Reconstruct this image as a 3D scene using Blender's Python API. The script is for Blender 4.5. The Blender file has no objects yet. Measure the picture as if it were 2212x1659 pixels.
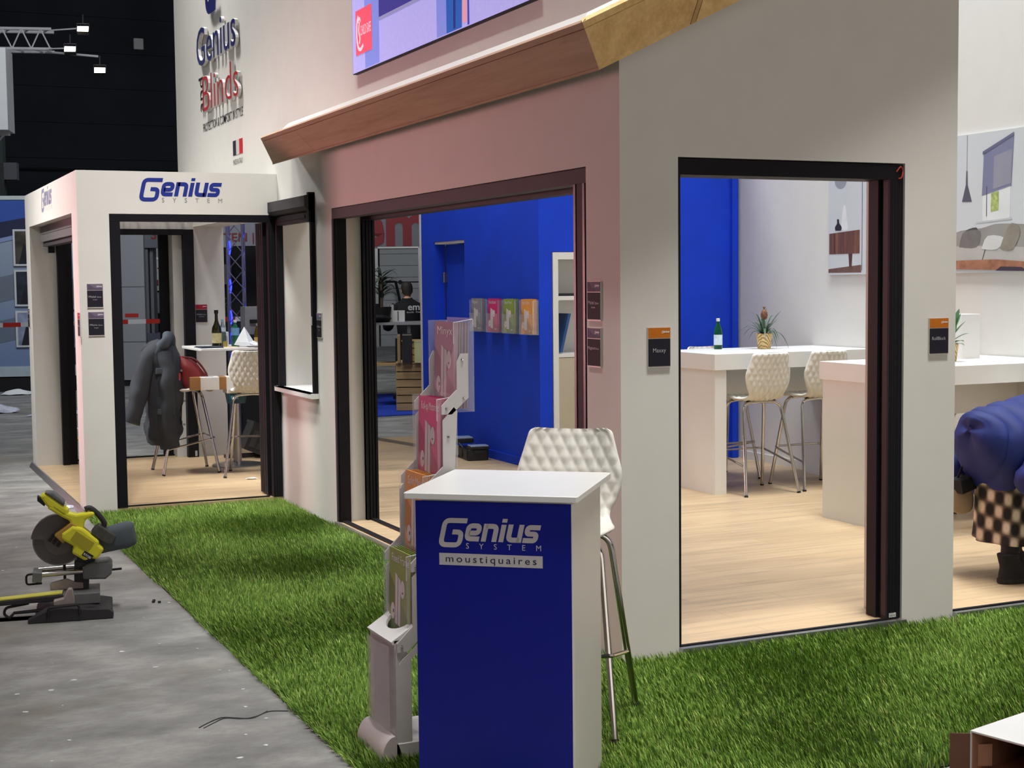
import bpy, math, random
from mathutils import Vector as V, Matrix as Mx, noise as mnoise
random.seed(7)
PI = math.pi
SC = bpy.context.scene
COL = SC.collection

# ---------------------------------------------------------------- camera
# world: X runs along the front wall to the right, Y along the left wall away from us, Z up; z = 0 is the booth floor
F_PX, YAW, PITCH, ROLL = 3164.6, 0.4273, 0.0696, -0.0107
CAM = V((-2.978, -5.4302, 1.6))
_fw = V((math.sin(YAW) * math.cos(PITCH), math.cos(YAW) * math.cos(PITCH), -math.sin(PITCH)))
_r0 = V((math.cos(YAW), -math.sin(YAW), 0)); _u0 = _r0.cross(_fw)
_r = _r0 * math.cos(ROLL) + _u0 * math.sin(ROLL); _u = _u0 * math.cos(ROLL) - _r0 * math.sin(ROLL)
cd = bpy.data.cameras.new('camera'); cam = bpy.data.objects.new('camera', cd); COL.objects.link(cam)
cd.sensor_fit = 'HORIZONTAL'; cd.sensor_width = 36.0; cd.lens = F_PX * 36.0 / 2212.0
cd.clip_start = 0.05; cd.clip_end = 200
cam.matrix_world = Mx(((_r.x, _u.x, -_fw.x, CAM.x), (_r.y, _u.y, -_fw.y, CAM.y), (_r.z, _u.z, -_fw.z, CAM.z), (0, 0, 0, 1)))
SC.camera = cam

# ---------------------------------------------------------------- world, lights, exposure
SC.view_settings.view_transform = 'Standard'; SC.view_settings.look = 'None'
SC.view_settings.gamma = 1.0; SC.view_settings.use_curve_mapping = False
SC.view_settings.exposure = -0.85
W = bpy.data.worlds.new('hall_air'); SC.world = W; W.use_nodes = True
W.node_tree.nodes['Background'].inputs[0].default_value = (0.62, 0.66, 0.72, 1)
W.node_tree.nodes['Background'].inputs[1].default_value = 0.10
SC.cycles.max_bounces = 6; SC.cycles.diffuse_bounces = 3; SC.cycles.glossy_bounces = 3
SC.cycles.transmission_bounces = 6; SC.cycles.transparent_max_bounces = 8
SC.cycles.caustics_reflective = False; SC.cycles.caustics_refractive = False
SC.cycles.use_denoising = True; SC.cycles.sample_clamp_indirect = 6.0

def area(name, loc, target, size, watts, col=(1, 1, 1), size_y=None, spread=180):
    d = bpy.data.lights.new(name, 'AREA'); d.energy = watts; d.color = col; d.size = size
    if size_y: d.shape = 'RECTANGLE'; d.size_y = size_y
    d.spread = math.radians(spread)
    o = bpy.data.objects.new(name, d); COL.objects.link(o); o.location = loc
    o.rotation_euler = (V(target) - V(loc)).to_track_quat('-Z', 'Y').to_euler()
    return o
WARM = (1.0, 0.95, 0.86); COOL = (0.90, 0.95, 1.0); NEUT = (1.0, 0.985, 0.95)
area('key_left', (-3.5, 2.6, 12.4), (-0.3, 2.6, 0), 4.6, 66, NEUT, 0.5, 26)
area('key_front', (1.3, -2.9, 12.6), (1.3, -0.2, 0), 4.0, 190, NEUT, 1.0, 44)
area('key_corner', (-2.4, -3.4, 12.6), (-1.3, -1.8, 0), 1.2, 50, NEUT, 1.2, 40)
area('rig_sign', (-2.2, 7.2, 9.0), (-0.2, 7.5, 2.2), 2.6, 78, NEUT, 0.8, 50)
area('cabin_front_fill', (-2.2, 0.2, 9.5), (-0.8, 5.3, 1.2), 1.0, 48, NEUT, 1.0, 28)  # added fill that lifts the cabin front, not a known fixture
area('booth_a', (2.9, 2.4, 8.6), (2.9, 2.4, 0), 1.6, 360, (0.94, 0.98, 1.0), 3.2, 80)
area('booth_b', (0.8, 6.3, 5.6), (1.9, 6.5, 0), 0.8, 230, COOL, 2.4)
area('cabin_lamp', (-0.7, 6.9, 5.2), (-0.7, 6.9, 0), 0.9, 16, NEUT, 1.6)
area('front_fill', (0.5, -7.3, 2.6), (1.0, 0, 1.9), 9.0, 245, (1.0, 0.89, 0.80), 4.0)  # added soft fill behind the camera, standing in for diffuse hall light
area('side_fill', (-11.5, 2.0, 2.6), (0, 3.0, 1.2), 9.0, 72, (1.0, 0.94, 0.90), 3.0)  # added neutral fill from the left, no single lamp of the hall
area('red_stand_glow', (-8.0, 11.2, 1.2), (0.0, 2.4, 1.45), 1.6, 56, (1.0, 0.43, 0.45), 1.2, 38)
area('niche_fill', (-3.6, 7.2, 8.2), (0, 4.75, 1.6), 0.4, 9, NEUT, 0.4, 26)  # added to brighten the wall strip beside the niche window
area('cabin_side_fill', (-7.5, 7.5, 6.0), (-1.45, 7.0, 1.6), 1.0, 60, NEUT, 1.0, 36)  # extra unseen lamp, added to brighten the cabin's left side
area('hall_far_a', (-0.5, 12.0, 7.5), (0.6, 20.0, 1.4), 2.5, 620, COOL)
area('hall_far_b', (3.0, 9.6, 6.5), (4.2, 14.0, 0.6), 1.5, 150, NEUT)
area('hall_far_c', (6.0, 18.0, 8.5), (8.0, 30.0, 1.8), 2.5, 500, COOL)

# ---------------------------------------------------------------- materials
def lin(c):
    f = lambda v: v / 12.92 if v <= .04045 else ((v + .055) / 1.055) ** 2.4
    return tuple(f(v / 255.0) for v in c) + (1.0,)
MATS = {}
class NT:
    def __init__(s, m): s.t = m.node_tree; s.p = s.t.nodes['Principled BSDF']
    def n(s, typ, **kw):
        nd = s.t.nodes.new(typ)
        for k, v in kw.items():
            if k.startswith('_'): nd.inputs[k[1:].replace('_', ' ')].default_value = v
            else: setattr(nd, k, v)
        return nd
    def l(s, a, b): s.t.links.new(a, b)
    def ramp(s, fac, stops, interp='LINEAR'):
        r = s.n('ShaderNodeValToRGB'); r.color_ramp.interpolation = interp
        e = r.color_ramp.elements
        while len(e) > 1: e.remove(e[-1])
        for i, (p, c) in enumerate(stops):
            el = e[0] if i == 0 else e.new(p)
            el.position = p; el.color = c
        s.l(fac, r.inputs[0]); return r.outputs[0]
    def coords(s, kind='pos', scale=(1, 1, 1), rot=(0, 0, 0)):
        if kind == 'pos': o = s.n('ShaderNodeNewGeometry').outputs['Position']
        else: o = s.n('ShaderNodeTexCoord').outputs['Object']
        m = s.n('ShaderNodeMapping'); m.inputs['Scale'].default_value = scale; m.inputs['Rotation'].default_value = rot
        s.l(o, m.inputs[0]); return m.outputs[0]
    def noise(s, vec, scale, detail=2, rough=.5):
        n = s.n('ShaderNodeTexNoise'); n.inputs['Scale'].default_value = scale; n.inputs['Detail'].default_value = detail
        n.inputs['Roughness'].default_value = rough; s.l(vec, n.inputs['Vector']); return n.outputs['Fac']
    def bump(s, h, strength, dist=.01):
        b = s.n('ShaderNodeBump'); b.inputs['Strength'].default_value = strength; b.inputs['Distance'].default_value = dist
        s.l(h, b.inputs['Height']); s.l(b.outputs[0], s.p.inputs['Normal'])
def new_mat(name):
    m = bpy.data.materials.new(name); m.use_nodes = True; MATS[name] = m; return m, NT(m)
def mat(name, col, rough=.5, metal=0.0, var=.05, scale=6.0, bump=0.0, bscale=150.0, trans=0.0, emit=0.0, spec=.5, ior=1.45, alpha=1.0):
    if name in MATS: return MATS[name]
    m, t = new_mat(name); c = lin(col); p = t.p
    p.inputs['Roughness'].default_value = rough; p.inputs['Metallic'].default_value = metal
    p.inputs['Specular IOR Level'].default_value = spec; p.inputs['IOR'].default_value = ior
    if trans: p.inputs['Transmission Weight'].default_value = trans
    if alpha < 1: p.inputs['Alpha'].default_value = alpha
    if var:
        lo = tuple(x * (1 - var) for x in c[:3]) + (1,); hi = tuple(min(1, x * (1 + var)) for x in c[:3]) + (1,)
        out = t.ramp(t.noise(t.coords('obj'), scale), [(.3, lo), (.7, hi)])
        t.l(out, p.inputs['Base Color'])
        if emit: t.l(out, p.inputs['Emission Color'])
    else:
        p.inputs['Base Color'].default_value = c
        if emit: p.inputs['Emission Color'].default_value = c
    if emit: p.inputs['Emission Strength'].default_value = emit
    if bump: t.bump(t.noise(t.coords('obj'), bscale, 3), bump, .004)
    return m

def wood(name, dark, light, axis, streak=14.0, rough=.62, bump=.06):
    """grain running along the object's own axis 0, 1, 2 or a rotated (axis, angle) pair"""
    m, t = new_mat(name); rot = (0, 0, 0)
    if isinstance(axis, tuple): axis, rot = axis
    sc = [streak] * 3; sc[axis] = streak * .06
    v = t.coords('obj', (1, 1, 1), rot); mp = t.n('ShaderNodeMapping'); mp.inputs['Scale'].default_value = sc; t.l(v, mp.inputs[0])
    n1 = t.noise(mp.outputs[0], 1.0, 5, .6); n2 = t.noise(mp.outputs[0], 6.0, 3, .6)
    mx = t.n('ShaderNodeMix', data_type='FLOAT'); mx.inputs[0].default_value = .35; t.l(n1, mx.inputs[2]); t.l(n2, mx.inputs[3])
    t.l(t.ramp(mx.outputs[0], [(.32, lin(dark)), (.62, lin(light))]), t.p.inputs['Base Color'])
    t.p.inputs['Roughness'].default_value = rough; t.p.inputs['Specular IOR Level'].default_value = .25; t.bump(mx.outputs[0], bump, .003)
    return m

# concrete of the hall: grey, worn, with dark scuffs, ochre stains and white specks of plaster
m, t = new_mat('worn_concrete'); v = t.coords()
vs = t.coords('pos', (.9, 1.5, 1), (0, 0, .5))
a = t.ramp(t.noise(vs, 1.9, 9, .72), [(.30, lin((98, 98, 97))), (.5, lin((138, 137, 135))), (.70, lin((174, 173, 169)))])
st = t.ramp(t.noise(v, .9, 4, .6), [(.56, (0, 0, 0, 1)), (.74, (1, 1, 1, 1))])
m1 = t.n('ShaderNodeMix', data_type='RGBA'); t.l(st, m1.inputs[0]); t.l(a, m1.inputs[6]); m1.inputs[7].default_value = lin((128, 119, 106))
sc_ = t.ramp(t.noise(t.coords('pos', (1, 3, 1), (0, 0, -.35)), 3.4, 8, .75), [(.60, (0, 0, 0, 1)), (.72, (.55, .55, .55, 1))])
m2 = t.n('ShaderNodeMix', data_type='RGBA'); t.l(sc_, m2.inputs[0]); t.l(m1.outputs[2], m2.inputs[6]); m2.inputs[7].default_value = lin((76, 76, 78))
vo = t.n('ShaderNodeTexVoronoi'); vo.inputs['Scale'].default_value = 5.5; vo.inputs['Randomness'].default_value = 1.0; t.l(v, vo.inputs['Vector'])
wb = t.noise(v, 60, 2); ma = t.n('ShaderNodeMath', operation='MULTIPLY_ADD'); t.l(wb, ma.inputs[0]); ma.inputs[1].default_value = .12
sx_ = t.n('ShaderNodeSeparateColor'); t.l(vo.outputs['Color'], sx_.inputs[0]); mb_ = t.n('ShaderNodeMath', operation='MULTIPLY_ADD'); t.l(sx_.outputs[0], mb_.inputs[0]); mb_.inputs[1].default_value = -.13; t.l(vo.outputs['Distance'], mb_.inputs[2]); t.l(mb_.outputs[0], ma.inputs[2])
spk = t.ramp(ma.outputs[0], [(.004, (1, 1, 1, 1)), (.014, (0, 0, 0, 1))])
m3 = t.n('ShaderNodeMix', data_type='RGBA'); t.l(spk, m3.inputs[0]); t.l(m2.outputs[2], m3.inputs[6]); m3.inputs[7].default_value = lin((228, 226, 222))
t.l(m3.outputs[2], t.p.inputs['Base Color']); t.p.inputs['Roughness'].default_value = .62
t.l(t.ramp(t.noise(vs, 2.0, 4), [(.3, (.42, .42, .42, 1)), (.7, (.75, .75, .75, 1))]), t.p.inputs['Roughness'])
t.bump(t.noise(v, 45, 5), .12, .006)
MAT_CONC = m

# pale oak laminate, planks along X
m, t = new_mat('oak_laminate'); v = t.coords()
br = t.n('ShaderNodeTexBrick'); br.offset = .37; br.inputs['Scale'].default_value = 1.0
br.inputs['Brick Width'].default_value = 1.28; br.inputs['Row Height'].default_value = .192; br.inputs['Mortar Size'].default_value = .0012
br.inputs['Color1'].default_value = lin((206, 184, 152)); br.inputs['Color2'].default_value = lin((190, 167, 136)); br.inputs['Mortar'].default_value = lin((140, 116, 90))
t.l(v, br.inputs['Vector'])
sep = t.n('ShaderNodeSeparateXYZ'); t.l(v, sep.inputs[0])
fl = t.n('ShaderNodeMath', operation='SNAP'); fl.inputs[1].default_value = .192; t.l(sep.outputs[1], fl.inputs[0])
cmb = t.n('ShaderNodeCombineXYZ'); t.l(sep.outputs[0], cmb.inputs[0]); t.l(sep.outputs[1], cmb.inputs[1])
mu = t.n('ShaderNodeMath', operation='MULTIPLY'); mu.inputs[1].default_value = 7.3; t.l(fl.outputs[0], mu.inputs[0]); t.l(mu.outputs[0], cmb.inputs[2])
mp = t.n('ShaderNodeMapping'); mp.inputs['Scale'].default_value = (1.1, 13, 1); t.l(cmb.outputs[0], mp.inputs[0])
g = t.ramp(t.noise(mp.outputs[0], 1.5, 6, .62), [(.27, lin((120, 98, 74))), (.36, lin((176, 156, 130))), (.52, lin((214, 194, 164))), (.8, lin((226, 208, 180)))])
mm = t.n('ShaderNodeMix', data_type='RGBA', blend_type='MULTIPLY'); mm.inputs[0].default_value = .75; t.l(br.outputs[0], mm.inputs[6]); t.l(g, mm.inputs[7])
gm = t.n('ShaderNodeGamma'); gm.inputs[1].default_value = .82; t.l(mm.outputs[2], gm.inputs[0])
t.l(gm.outputs[0], t.p.inputs['Base Color']); t.p.inputs['Roughness'].default_value = .42
t.bump(t.noise(mp.outputs[0], 4, 4), .05, .003)
MAT_FLOOR = m

# artificial grass blades
m, t = new_mat('artificial_grass')
rnd = t.n('ShaderNodeNewGeometry').outputs['Random Per Island']
c1 = t.ramp(rnd, [(0, lin((88, 122, 46))), (.5, lin((124, 164, 66))), (.85, lin((158, 192, 90))), (1, lin((196, 210, 122)))])
big = t.ramp(t.noise(t.coords('pos', (1, 2.6, 1)), 1.7, 5, .7), [(.34, (.76, .77, .72, 1)), (.66, (1.0, 1.0, 1.0, 1))])
mm = t.n('ShaderNodeMix', data_type='RGBA', blend_type='MULTIPLY'); mm.inputs[0].default_value = 1.0; t.l(c1, mm.inputs[6]); t.l(big, mm.inputs[7])
t.l(mm.outputs[2], t.p.inputs['Base Color']); t.p.inputs['Roughness'].default_value = .5; t.p.inputs['Specular IOR Level'].default_value = .25
MAT_GRASS = m

WHITE = mat('white_wall_panel', (226, 224, 220), .55, var=.015, bump=.02, bscale=220)
WALLF = mat('white_fabric_wall', (224, 221, 215), .75, var=.015, bump=.04, bscale=300)
LAM = mat('white_laminate', (232, 231, 228), .32, var=.01)
PLAST = mat('white_plastic', (232, 230, 222), .33, var=.01)
BLACK = mat('black_aluminium', (23, 22, 27), .55, var=.1, spec=.18)
BLACK2 = mat('black_groove', (8, 8, 10), .6, var=.1)
DARKF = mat('dark_grey_aluminium', (70, 67, 70), .6, var=.06, spec=.2)
CHROME = mat('chrome', (205, 203, 200), .13, 1.0, var=.03)
STEEL = mat('brushed_steel', (176, 174, 170), .32, 1.0, var=.06)
ALU = mat('aluminium_edge', (186, 186, 188), .35, .9, var=.04)
BLUE = mat('cobalt_blue_fabric', (8, 62, 208), .85, var=.07, scale=3, bump=.05, bscale=260)
NAVY = mat('deep_blue_vinyl', (9, 23, 146), .42, var=.05)
LOGO = mat('logo_blue', (26, 46, 140), .5, var=.03)
LETG = mat('light_grey_lettering', (206, 202, 202), .5, var=.02)
INKD = mat('dark_ink', (30, 30, 36), .5, var=.05)
INKW = mat('white_ink', (235, 235, 235), .5, var=.02)
RUB = mat('black_rubber', (20, 20, 20), .7, var=.1)
ACRYL = mat('clear_acrylic', (240, 244, 248), .3, var=0, alpha=.13, spec=.3)

# ---------------------------------------------------------------- mesh helpers
class MB:
    """collects boxes, tubes, lathes, sheets and letters; build() links them as ONE mesh object"""
    def __init__(s, M=None): s.v = []; s.f = []; s.fm = []; s.M = M or Mx(); s.mi = 0
    def at(s, M): s.M = M; return s
    def mtl(s, i): s.mi = i; return s
    def add(s, vs, fs):
        o = len(s.v); s.v += [tuple(s.M @ V(p)) for p in vs]
        s.f += [tuple(i + o for i in f) for f in fs]; s.fm += [s.mi] * len(fs); return s
    def box(s, x0, x1, y0, y1, z0, z1):
        vs = [(x, y, z) for z in (z0, z1) for y in (y0, y1) for x in (x0, x1)]
        return s.add(vs, [(0, 2, 3, 1), (4, 5, 7, 6), (0, 1, 5, 4), (2, 6, 7, 3), (0, 4, 6, 2), (1, 3, 7, 5)])
    def rbox(s, x0, x1, y0, y1, z0, z1, r=.01, n=3):
        """box with vertical edges rounded and top/bottom edges chamfered"""
        rings = []
        for z, k in ((z0, r * .35), (z0 + r * .35, 0), (z1 - r * .35, 0), (z1, r * .35)):
            ring = []
            for cx, cy, a0 in ((x1 - r, y1 - r, 0), (x0 + r, y1 - r, 90), (x0 + r, y0 + r, 180), (x1 - r, y0 + r, 270)):
                for i in range(n + 1):
                    a = math.radians(a0 + 90 * i / n); ring.append((cx + (r - k) * math.cos(a), cy + (r - k) * math.sin(a), z))
            rings.append(ring)
        return s.loft(rings, caps=True)
    def obox(s, c, ax, ay, az):
        c, ax, ay, az = V(c), V(ax), V(ay), V(az)
        vs = [c + ax * i + ay * j + az * k for k in (-1, 1) for j in (-1, 1) for i in (-1, 1)]
        return s.add(vs, [(0, 2, 3, 1), (4, 5, 7, 6), (0, 1, 5, 4), (2, 6, 7, 3), (0, 4, 6, 2), (1, 3, 7, 5)])
    def loft(s, rings, caps=False, closed=True, loop=False):
        n = len(rings[0]); vs = [p for r in rings for p in r]; fs = []
        m = len(rings); last = m if loop else m - 1
        for i in range(last):
            a, b = i * n, ((i + 1) % m) * n
            for j in range(n if closed else n - 1):
                k = (j + 1) % n; fs.append((a + j, a + k, b + k, b + j))
        if caps: fs.append(tuple(reversed(range(n)))); fs.append(tuple(range((m - 1) * n, m * n)))
        return s.add(vs, fs)
    def grid(s, rows): return s.loft(rows, closed=False)
    def cyl(s, p0, p1, r0, r1=None, n=16, caps=True):
        p0, p1 = V(p0), V(p1); r1 = r0 if r1 is None else r1
        q = (p1 - p0).to_track_quat('Z', 'Y'); rr = []
        for p, r in ((p0, r0), (p1, r1)): rr.append([p + q @ V((r * math.cos(2 * PI * i / n), r * math.sin(2 * PI * i / n), 0)) for i in range(n)])
        return s.loft(rr, caps=caps)
    def lathe(s, prof, c=(0, 0, 0), n=24, caps=True):
        return s.loft([[(c[0] + r * math.cos(2 * PI * i / n), c[1] + r * math.sin(2 * PI * i / n), c[2] + z) for i in range(n)] for r, z in prof], caps=caps)
    def tube(s, pts, r, n=8, closed=False, caps=True):
        pts = [V(p) for p in pts]; m = len(pts); rings = []; rad = r if isinstance(r, (list, tuple)) else [r] * m
        d0 = None; nrm = None
        for i, p in enumerate(pts):
            a = pts[i - 1] if (i or closed) else p; b = pts[(i + 1) % m] if (i < m - 1 or closed) else p
            d = (b - a).normalized()
            if nrm is None:
                nrm = d.cross(V((0, 0, 1)));
                if nrm.length < .05: nrm = d.cross(V((0, 1, 0)))
                nrm.normalize()
            else:
                nrm = nrm - d * nrm.dot(d)
                if nrm.length < 1e-5: nrm = d.orthogonal()
                nrm.normalize()
            bi = d.cross(nrm)
            rings.append([p + nrm * rad[i] * math.cos(2 * PI * k / n) + bi * rad[i] * math.sin(2 * PI * k / n) for k in range(n)])
        return s.loft(rings, caps=caps and not closed, loop=closed)
    def ell(s, c, r, n=16, m=10, q=None):
        rings = []
        for i in range(1, m):
            a = PI * i / m; rings.append([(r[0] * math.sin(a) * math.cos(2 * PI * j / n), r[1] * math.sin(a) * math.sin(2 * PI * j / n), -r[2] * math.cos(a)) for j in range(n)])
        if q is not None: rings = [[q @ V(p) for p in g] for g in rings]
        return s.loft([[V(c) + V(p) for p in g] for g in rings], caps=True)
    def prism(s, poly, o, ex, ey, ez):
        """flat outline (list of 2D points) spanned by ex, ey at o, thickened along ez"""
        o, ex, ey, ez = V(o), V(ex), V(ey), V(ez); n = len(poly)
        a = [o + ex * x + ey * y for x, y in poly]; b = [p + ez for p in a]
        return s.add(a + b, [tuple(reversed(range(n))), tuple(range(n, 2 * n))] + [(i, (i + 1) % n, n + (i + 1) % n, n + i) for i in range(n)])
    def poly(s, pts): return s.add(pts, [tuple(range(len(pts)))])
    def stroke(s, pts, w, o, ex, ey, fil=0.0, seg=5):
        """flat ribbon of width w along a 2D path with rounded corners"""
        P = [V((x, y)) for x, y in pts]; out = [P[0]]
        for i in range(1, len(P) - 1):
            a, b, c = P[i - 1], P[i], P[i + 1]; d1 = (a - b); d2 = (c - b); k = min(fil, d1.length * .49, d2.length * .49)
            if k < 1e-4: out.append(b); continue
            q0 = b + d1.normalized() * k; q1 = b + d2.normalized() * k
            for j in range(seg + 1):
                u = j / seg; out.append(q0 * (1 - u) ** 2 + b * 2 * u * (1 - u) + q1 * u * u)
        out.append(P[-1]); L = []; R = []
        for i, p in enumerate(out):
            d1 = (p - out[i - 1]).normalized() if i else None; d2 = (out[i + 1] - p).normalized() if i < len(out) - 1 else None
            d = ((d1 or d2) + (d2 or d1)).normalized(); nn = V((-d.y, d.x)); k = w / 2 / max(.5, nn.dot(V((-(d1 or d2).y, (d1 or d2).x))))
            L.append(p + nn * k); R.append(p - nn * k)
        o, ex, ey = V(o), V(ex), V(ey)
        return s.grid([[o + ex * p.x + ey * p.y for p in L], [o + ex * p.x + ey * p.y for p in R]])
    def text(s, body, o, ex, ey, size, align='LEFT', bold=0.0, xs=1.0, space=1.0, depth=0.0, shear=0.0, fit=None):
        """lettering in the plane ex, ey (unit vectors) at o; fit = total width to stretch to"""
        vs, fs = text_geo(body, bold, space, depth / size if size else 0, shear)
        if not vs: return s
        x0 = min(p[0] for p in vs); x1 = max(p[0] for p in vs); k = size * xs
        if fit: k = fit / max(1e-6, x1 - x0)
        off = {'LEFT': -x0, 'CENTER': -(x0 + x1) / 2, 'RIGHT': -x1}[align]
        ex, ey, o = V(ex), V(ey), V(o); ez = ex.cross(ey)
        return s.add([o + ex * ((p[0] + off) * k) + ey * (p[1] * size) + ez * (p[2] * size) for p in vs], fs)
    def genius(s, o, ex, ey, width):
        """the squared italic word mark, drawn as ribbons; 1480 units wide"""
        k = width / 1545.0; ex, ey = V(ex), V(ey); sx = ex * k; sy = (ey + ex * .22) * k; w = 74
        for pts, fil in (([(372, 299), (36, 299), (36, -64), (319, -64), (319, 129), (180, 129)], 80), ([(604, 36), (414, 36), (414, 229), (576, 229), (576, 122), (430, 122)], 62),
                         ([(673, 0), (673, 265)], 0), ([(673, 229), (833, 229), (833, 0)], 62), ([(937, 0), (937, 258)], 0), ([(937, 290), (937, 345)], 0),
                         ([(1041, 265), (1041, 36), (1204, 36)], 62), ([(1204, 265), (1204, 0)], 0), ([(1488, 229), (1301, 229), (1301, 133), (1444, 133), (1444, 36), (1258, 36)], 44)):
            s.stroke(pts, w, o, sx, sy, fil)
        return s
    def build(s, name, mats, parent=None, smooth=False, bevel=0.0, angle=40):
        me = bpy.data.meshes.new(name); me.from_pydata(s.v, [], s.f)
        if not isinstance(mats, (list, tuple)): mats = [mats]
        for m in mats: me.materials.append(m)
        if len(mats) > 1: me.polygons.foreach_set('material_index', s.fm)
        if smooth:
            me.polygons.foreach_set('use_smooth', [True] * len(me.polygons))
            try: me.set_sharp_from_angle(angle=math.radians(angle))
            except Exception: pass
        me.update()
        ob = bpy.data.objects.new(name, me); COL.objects.link(ob)
        if parent: ob.parent = parent
        if bevel:
            b = ob.modifiers.new('edge', 'BEVEL'); b.width = bevel; b.segments = 2; b.limit_method = 'ANGLE'; b.angle_limit = math.radians(50)
        return ob
_TXT = {}
def text_geo(body, bold, space, depth, shear):
    key = (body, bold, space, round(depth, 4), shear)
    if key not in _TXT:
        cu = bpy.data.curves.new('t', 'FONT'); cu.body = body; cu.size = 1.0; cu.resolution_u = 3; cu.offset = bold
        cu.space_character = space; cu.extrude = depth / 2; cu.shear = shear
        ob = bpy.data.objects.new('t', cu); COL.objects.link(ob)
        dg = bpy.context.evaluated_depsgraph_get(); me = ob.evaluated_get(dg).to_mesh()
        vs = [tuple(v.co) for v in me.vertices]; fs = [tuple(p.vertices) for p in me.polygons]
        if depth: vs = [(x, y, z + depth / 2) for x, y, z in vs]
        ob.evaluated_get(dg).to_mesh_clear(); bpy.data.objects.remove(ob); bpy.data.curves.remove(cu)
        _TXT[key] = (vs, fs)
    return _TXT[key]

def thing(name, label, cat, loc=(0, 0, 0), rot=0.0, group=None):
    o = bpy.data.objects.new(name, None); COL.objects.link(o); o.location = loc; o.rotation_euler = (0, 0, rot)
    o.empty_display_size = .05
    o['label'] = label; o['category'] = cat
    if group: o['group'] = group
    return o
def tag(o, label, cat, group=None, kind=None):
    o['label'] = label; o['category'] = cat
    if group: o['group'] = group
    if kind: o['kind'] = kind
    return o
def struct(o, label, cat): o['kind'] = 'structure'; o['label'] = label; o['category'] = cat; return o
def dup(root, loc=None, rot=None, label=None, group=None):
    def cp(o, par):
        c = o.copy(); COL.objects.link(c)
        if par: c.parent = par
        for ch in list(o.children): cp(ch, c)
        return c
    r = cp(root, None)
    if loc is not None: r.location = loc
    if rot is not None: r.rotation_euler = (0, 0, rot)
    if label: r['label'] = label
    if group: r['group'] = group
    return r
def rotz(a): return Mx.Rotation(a, 4, 'Z')
def fillet(pts, r, n=4):
    """round the corners of a 3D polyline"""
    P = [V(p) for p in pts]; out = [P[0]]
    for i in range(1, len(P) - 1):
        a, b, c = P[i - 1], P[i], P[i + 1]; d1, d2 = a - b, c - b; k = min(r, d1.length * .49, d2.length * .49)
        q0, q1 = b + d1.normalized() * k, b + d2.normalized() * k
        for j in range(n + 1):
            u = j / n; out.append(q0 * (1 - u) ** 2 + b * 2 * u * (1 - u) + q1 * u * u)
    return out + [P[-1]]
def catmull(pts, n=6):
    P = [V(p) for p in pts]; out = []
    for i in range(len(P) - 1):
        p0 = P[max(0, i - 1)]; p1 = P[i]; p2 = P[i + 1]; p3 = P[min(len(P) - 1, i + 2)]
        for j in range(n):
            u = j / n; out.append(.5 * ((2 * p1) + (p2 - p0) * u + (2 * p0 - 5 * p1 + 4 * p2 - p3) * u * u + (3 * p1 - p0 - 3 * p2 + p3) * u ** 3))
    return out + [P[-1]]
X1, Y1, Z1 = V((1, 0, 0)), V((0, 1, 0)), V((0, 0, 1))
FL = -0.04                                                             # level of the hall's concrete

# ---------------------------------------------------------------- the setting
struct(MB().box(-12, 26, -7.5, 42, FL - .2, FL).build('floor', MAT_CONC), 'worn grey concrete hall floor', 'floor')
fb = MB()
fb.box(0.004, 6.2, 0.004, 8.9, FL, 0.0); fb.box(-1.446, 0.004, 5.308, 8.496, FL, 0.0)
struct(fb.build('floor_booth', MAT_FLOOR), 'pale oak laminate floor of the booth', 'floor')
tr = MB()
tr.prism([(0, FL), (.035, FL), (.012, .004), (0, .004)], (-1.45, 5.304, 0), -X1, Z1, Y1 * 3.22)
tr.box(0.283, 1.5, -.03, 0.0, FL, .002); tr.box(1.80, 5.5, -.03, 0.0, FL, .002); tr.box(-.02, 0, .308, 3.975, FL, .002)
struct(tr.build('trim_1', ALU), 'aluminium edge profile of the raised floor', 'floor edge')
tr = MB(); tr.box(.29, 1.42, .002, .022, 0, .008); tr.box(1.80, 5.5, .004, .024, 0, .008)
struct(tr.build('trim_2', BLACK), 'dark threshold track along the front openings', 'threshold')

TH = .28; HW = 5.4
wl = MB()                                                             # the left wall: niche window, wide opening, passage to the cabin
wl.box(0, TH, TH, .308, FL, HW); wl.box(0, TH, .308, 3.975, 2.10, HW)
wl.box(0, TH, 3.975, 4.36, FL, HW); wl.box(0, TH, 4.36, 5.28, FL, .835); wl.box(0, TH, 4.36, 5.28, 2.2, HW)
wl.box(0, TH, 5.28, 5.58, FL, HW); wl.box(0, TH, 5.58, 8.2, 2.14, HW); wl.box(0, TH, 8.2, 8.8, 0, HW)
struct(wl.build('wall_left', WALLF), 'tall white wall with the wide opening and the LED screen', 'wall')
wf = MB()
wf.box(0, .283, 0, TH, FL, HW); wf.box(.283, 1.495, 0, TH, 2.124, HW); wf.box(1.495, 1.80, 0, TH, FL, HW)
struct(wf.build('wall_front', WALLF), 'tall white front wall around the doorway', 'wall')
wc = MB()                                                             # the cabin: four posts and beams, open above
wc.box(-1.45, -1.23, 5.304, 5.58, FL, 2.42); wc.box(-1.23, 0, 5.304, 5.58, 2.115, 2.42)
wc.box(-1.45, -1.17, 5.58, 8.2, 2.13, 2.42); wc.box(-1.45, -1.17, 8.2, 8.5, 0, 2.42); wc.box(-1.17, 0, 8.2, 8.5, 2.115, 2.42)
struct(wc.build('wall_cabin', WALLF), 'white portal walls of the small open cabin', 'wall')
sl = MB()
for i in range(9): sl.box(-.02 - .13 * i - .02, -.02 - .13 * i, 5.6, 8.18, 2.33, 2.40)
struct(sl.build('ceiling_cabin', WHITE), 'white slats over the cabin', 'ceiling')
wb = MB()                                                             # blue store room
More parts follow.
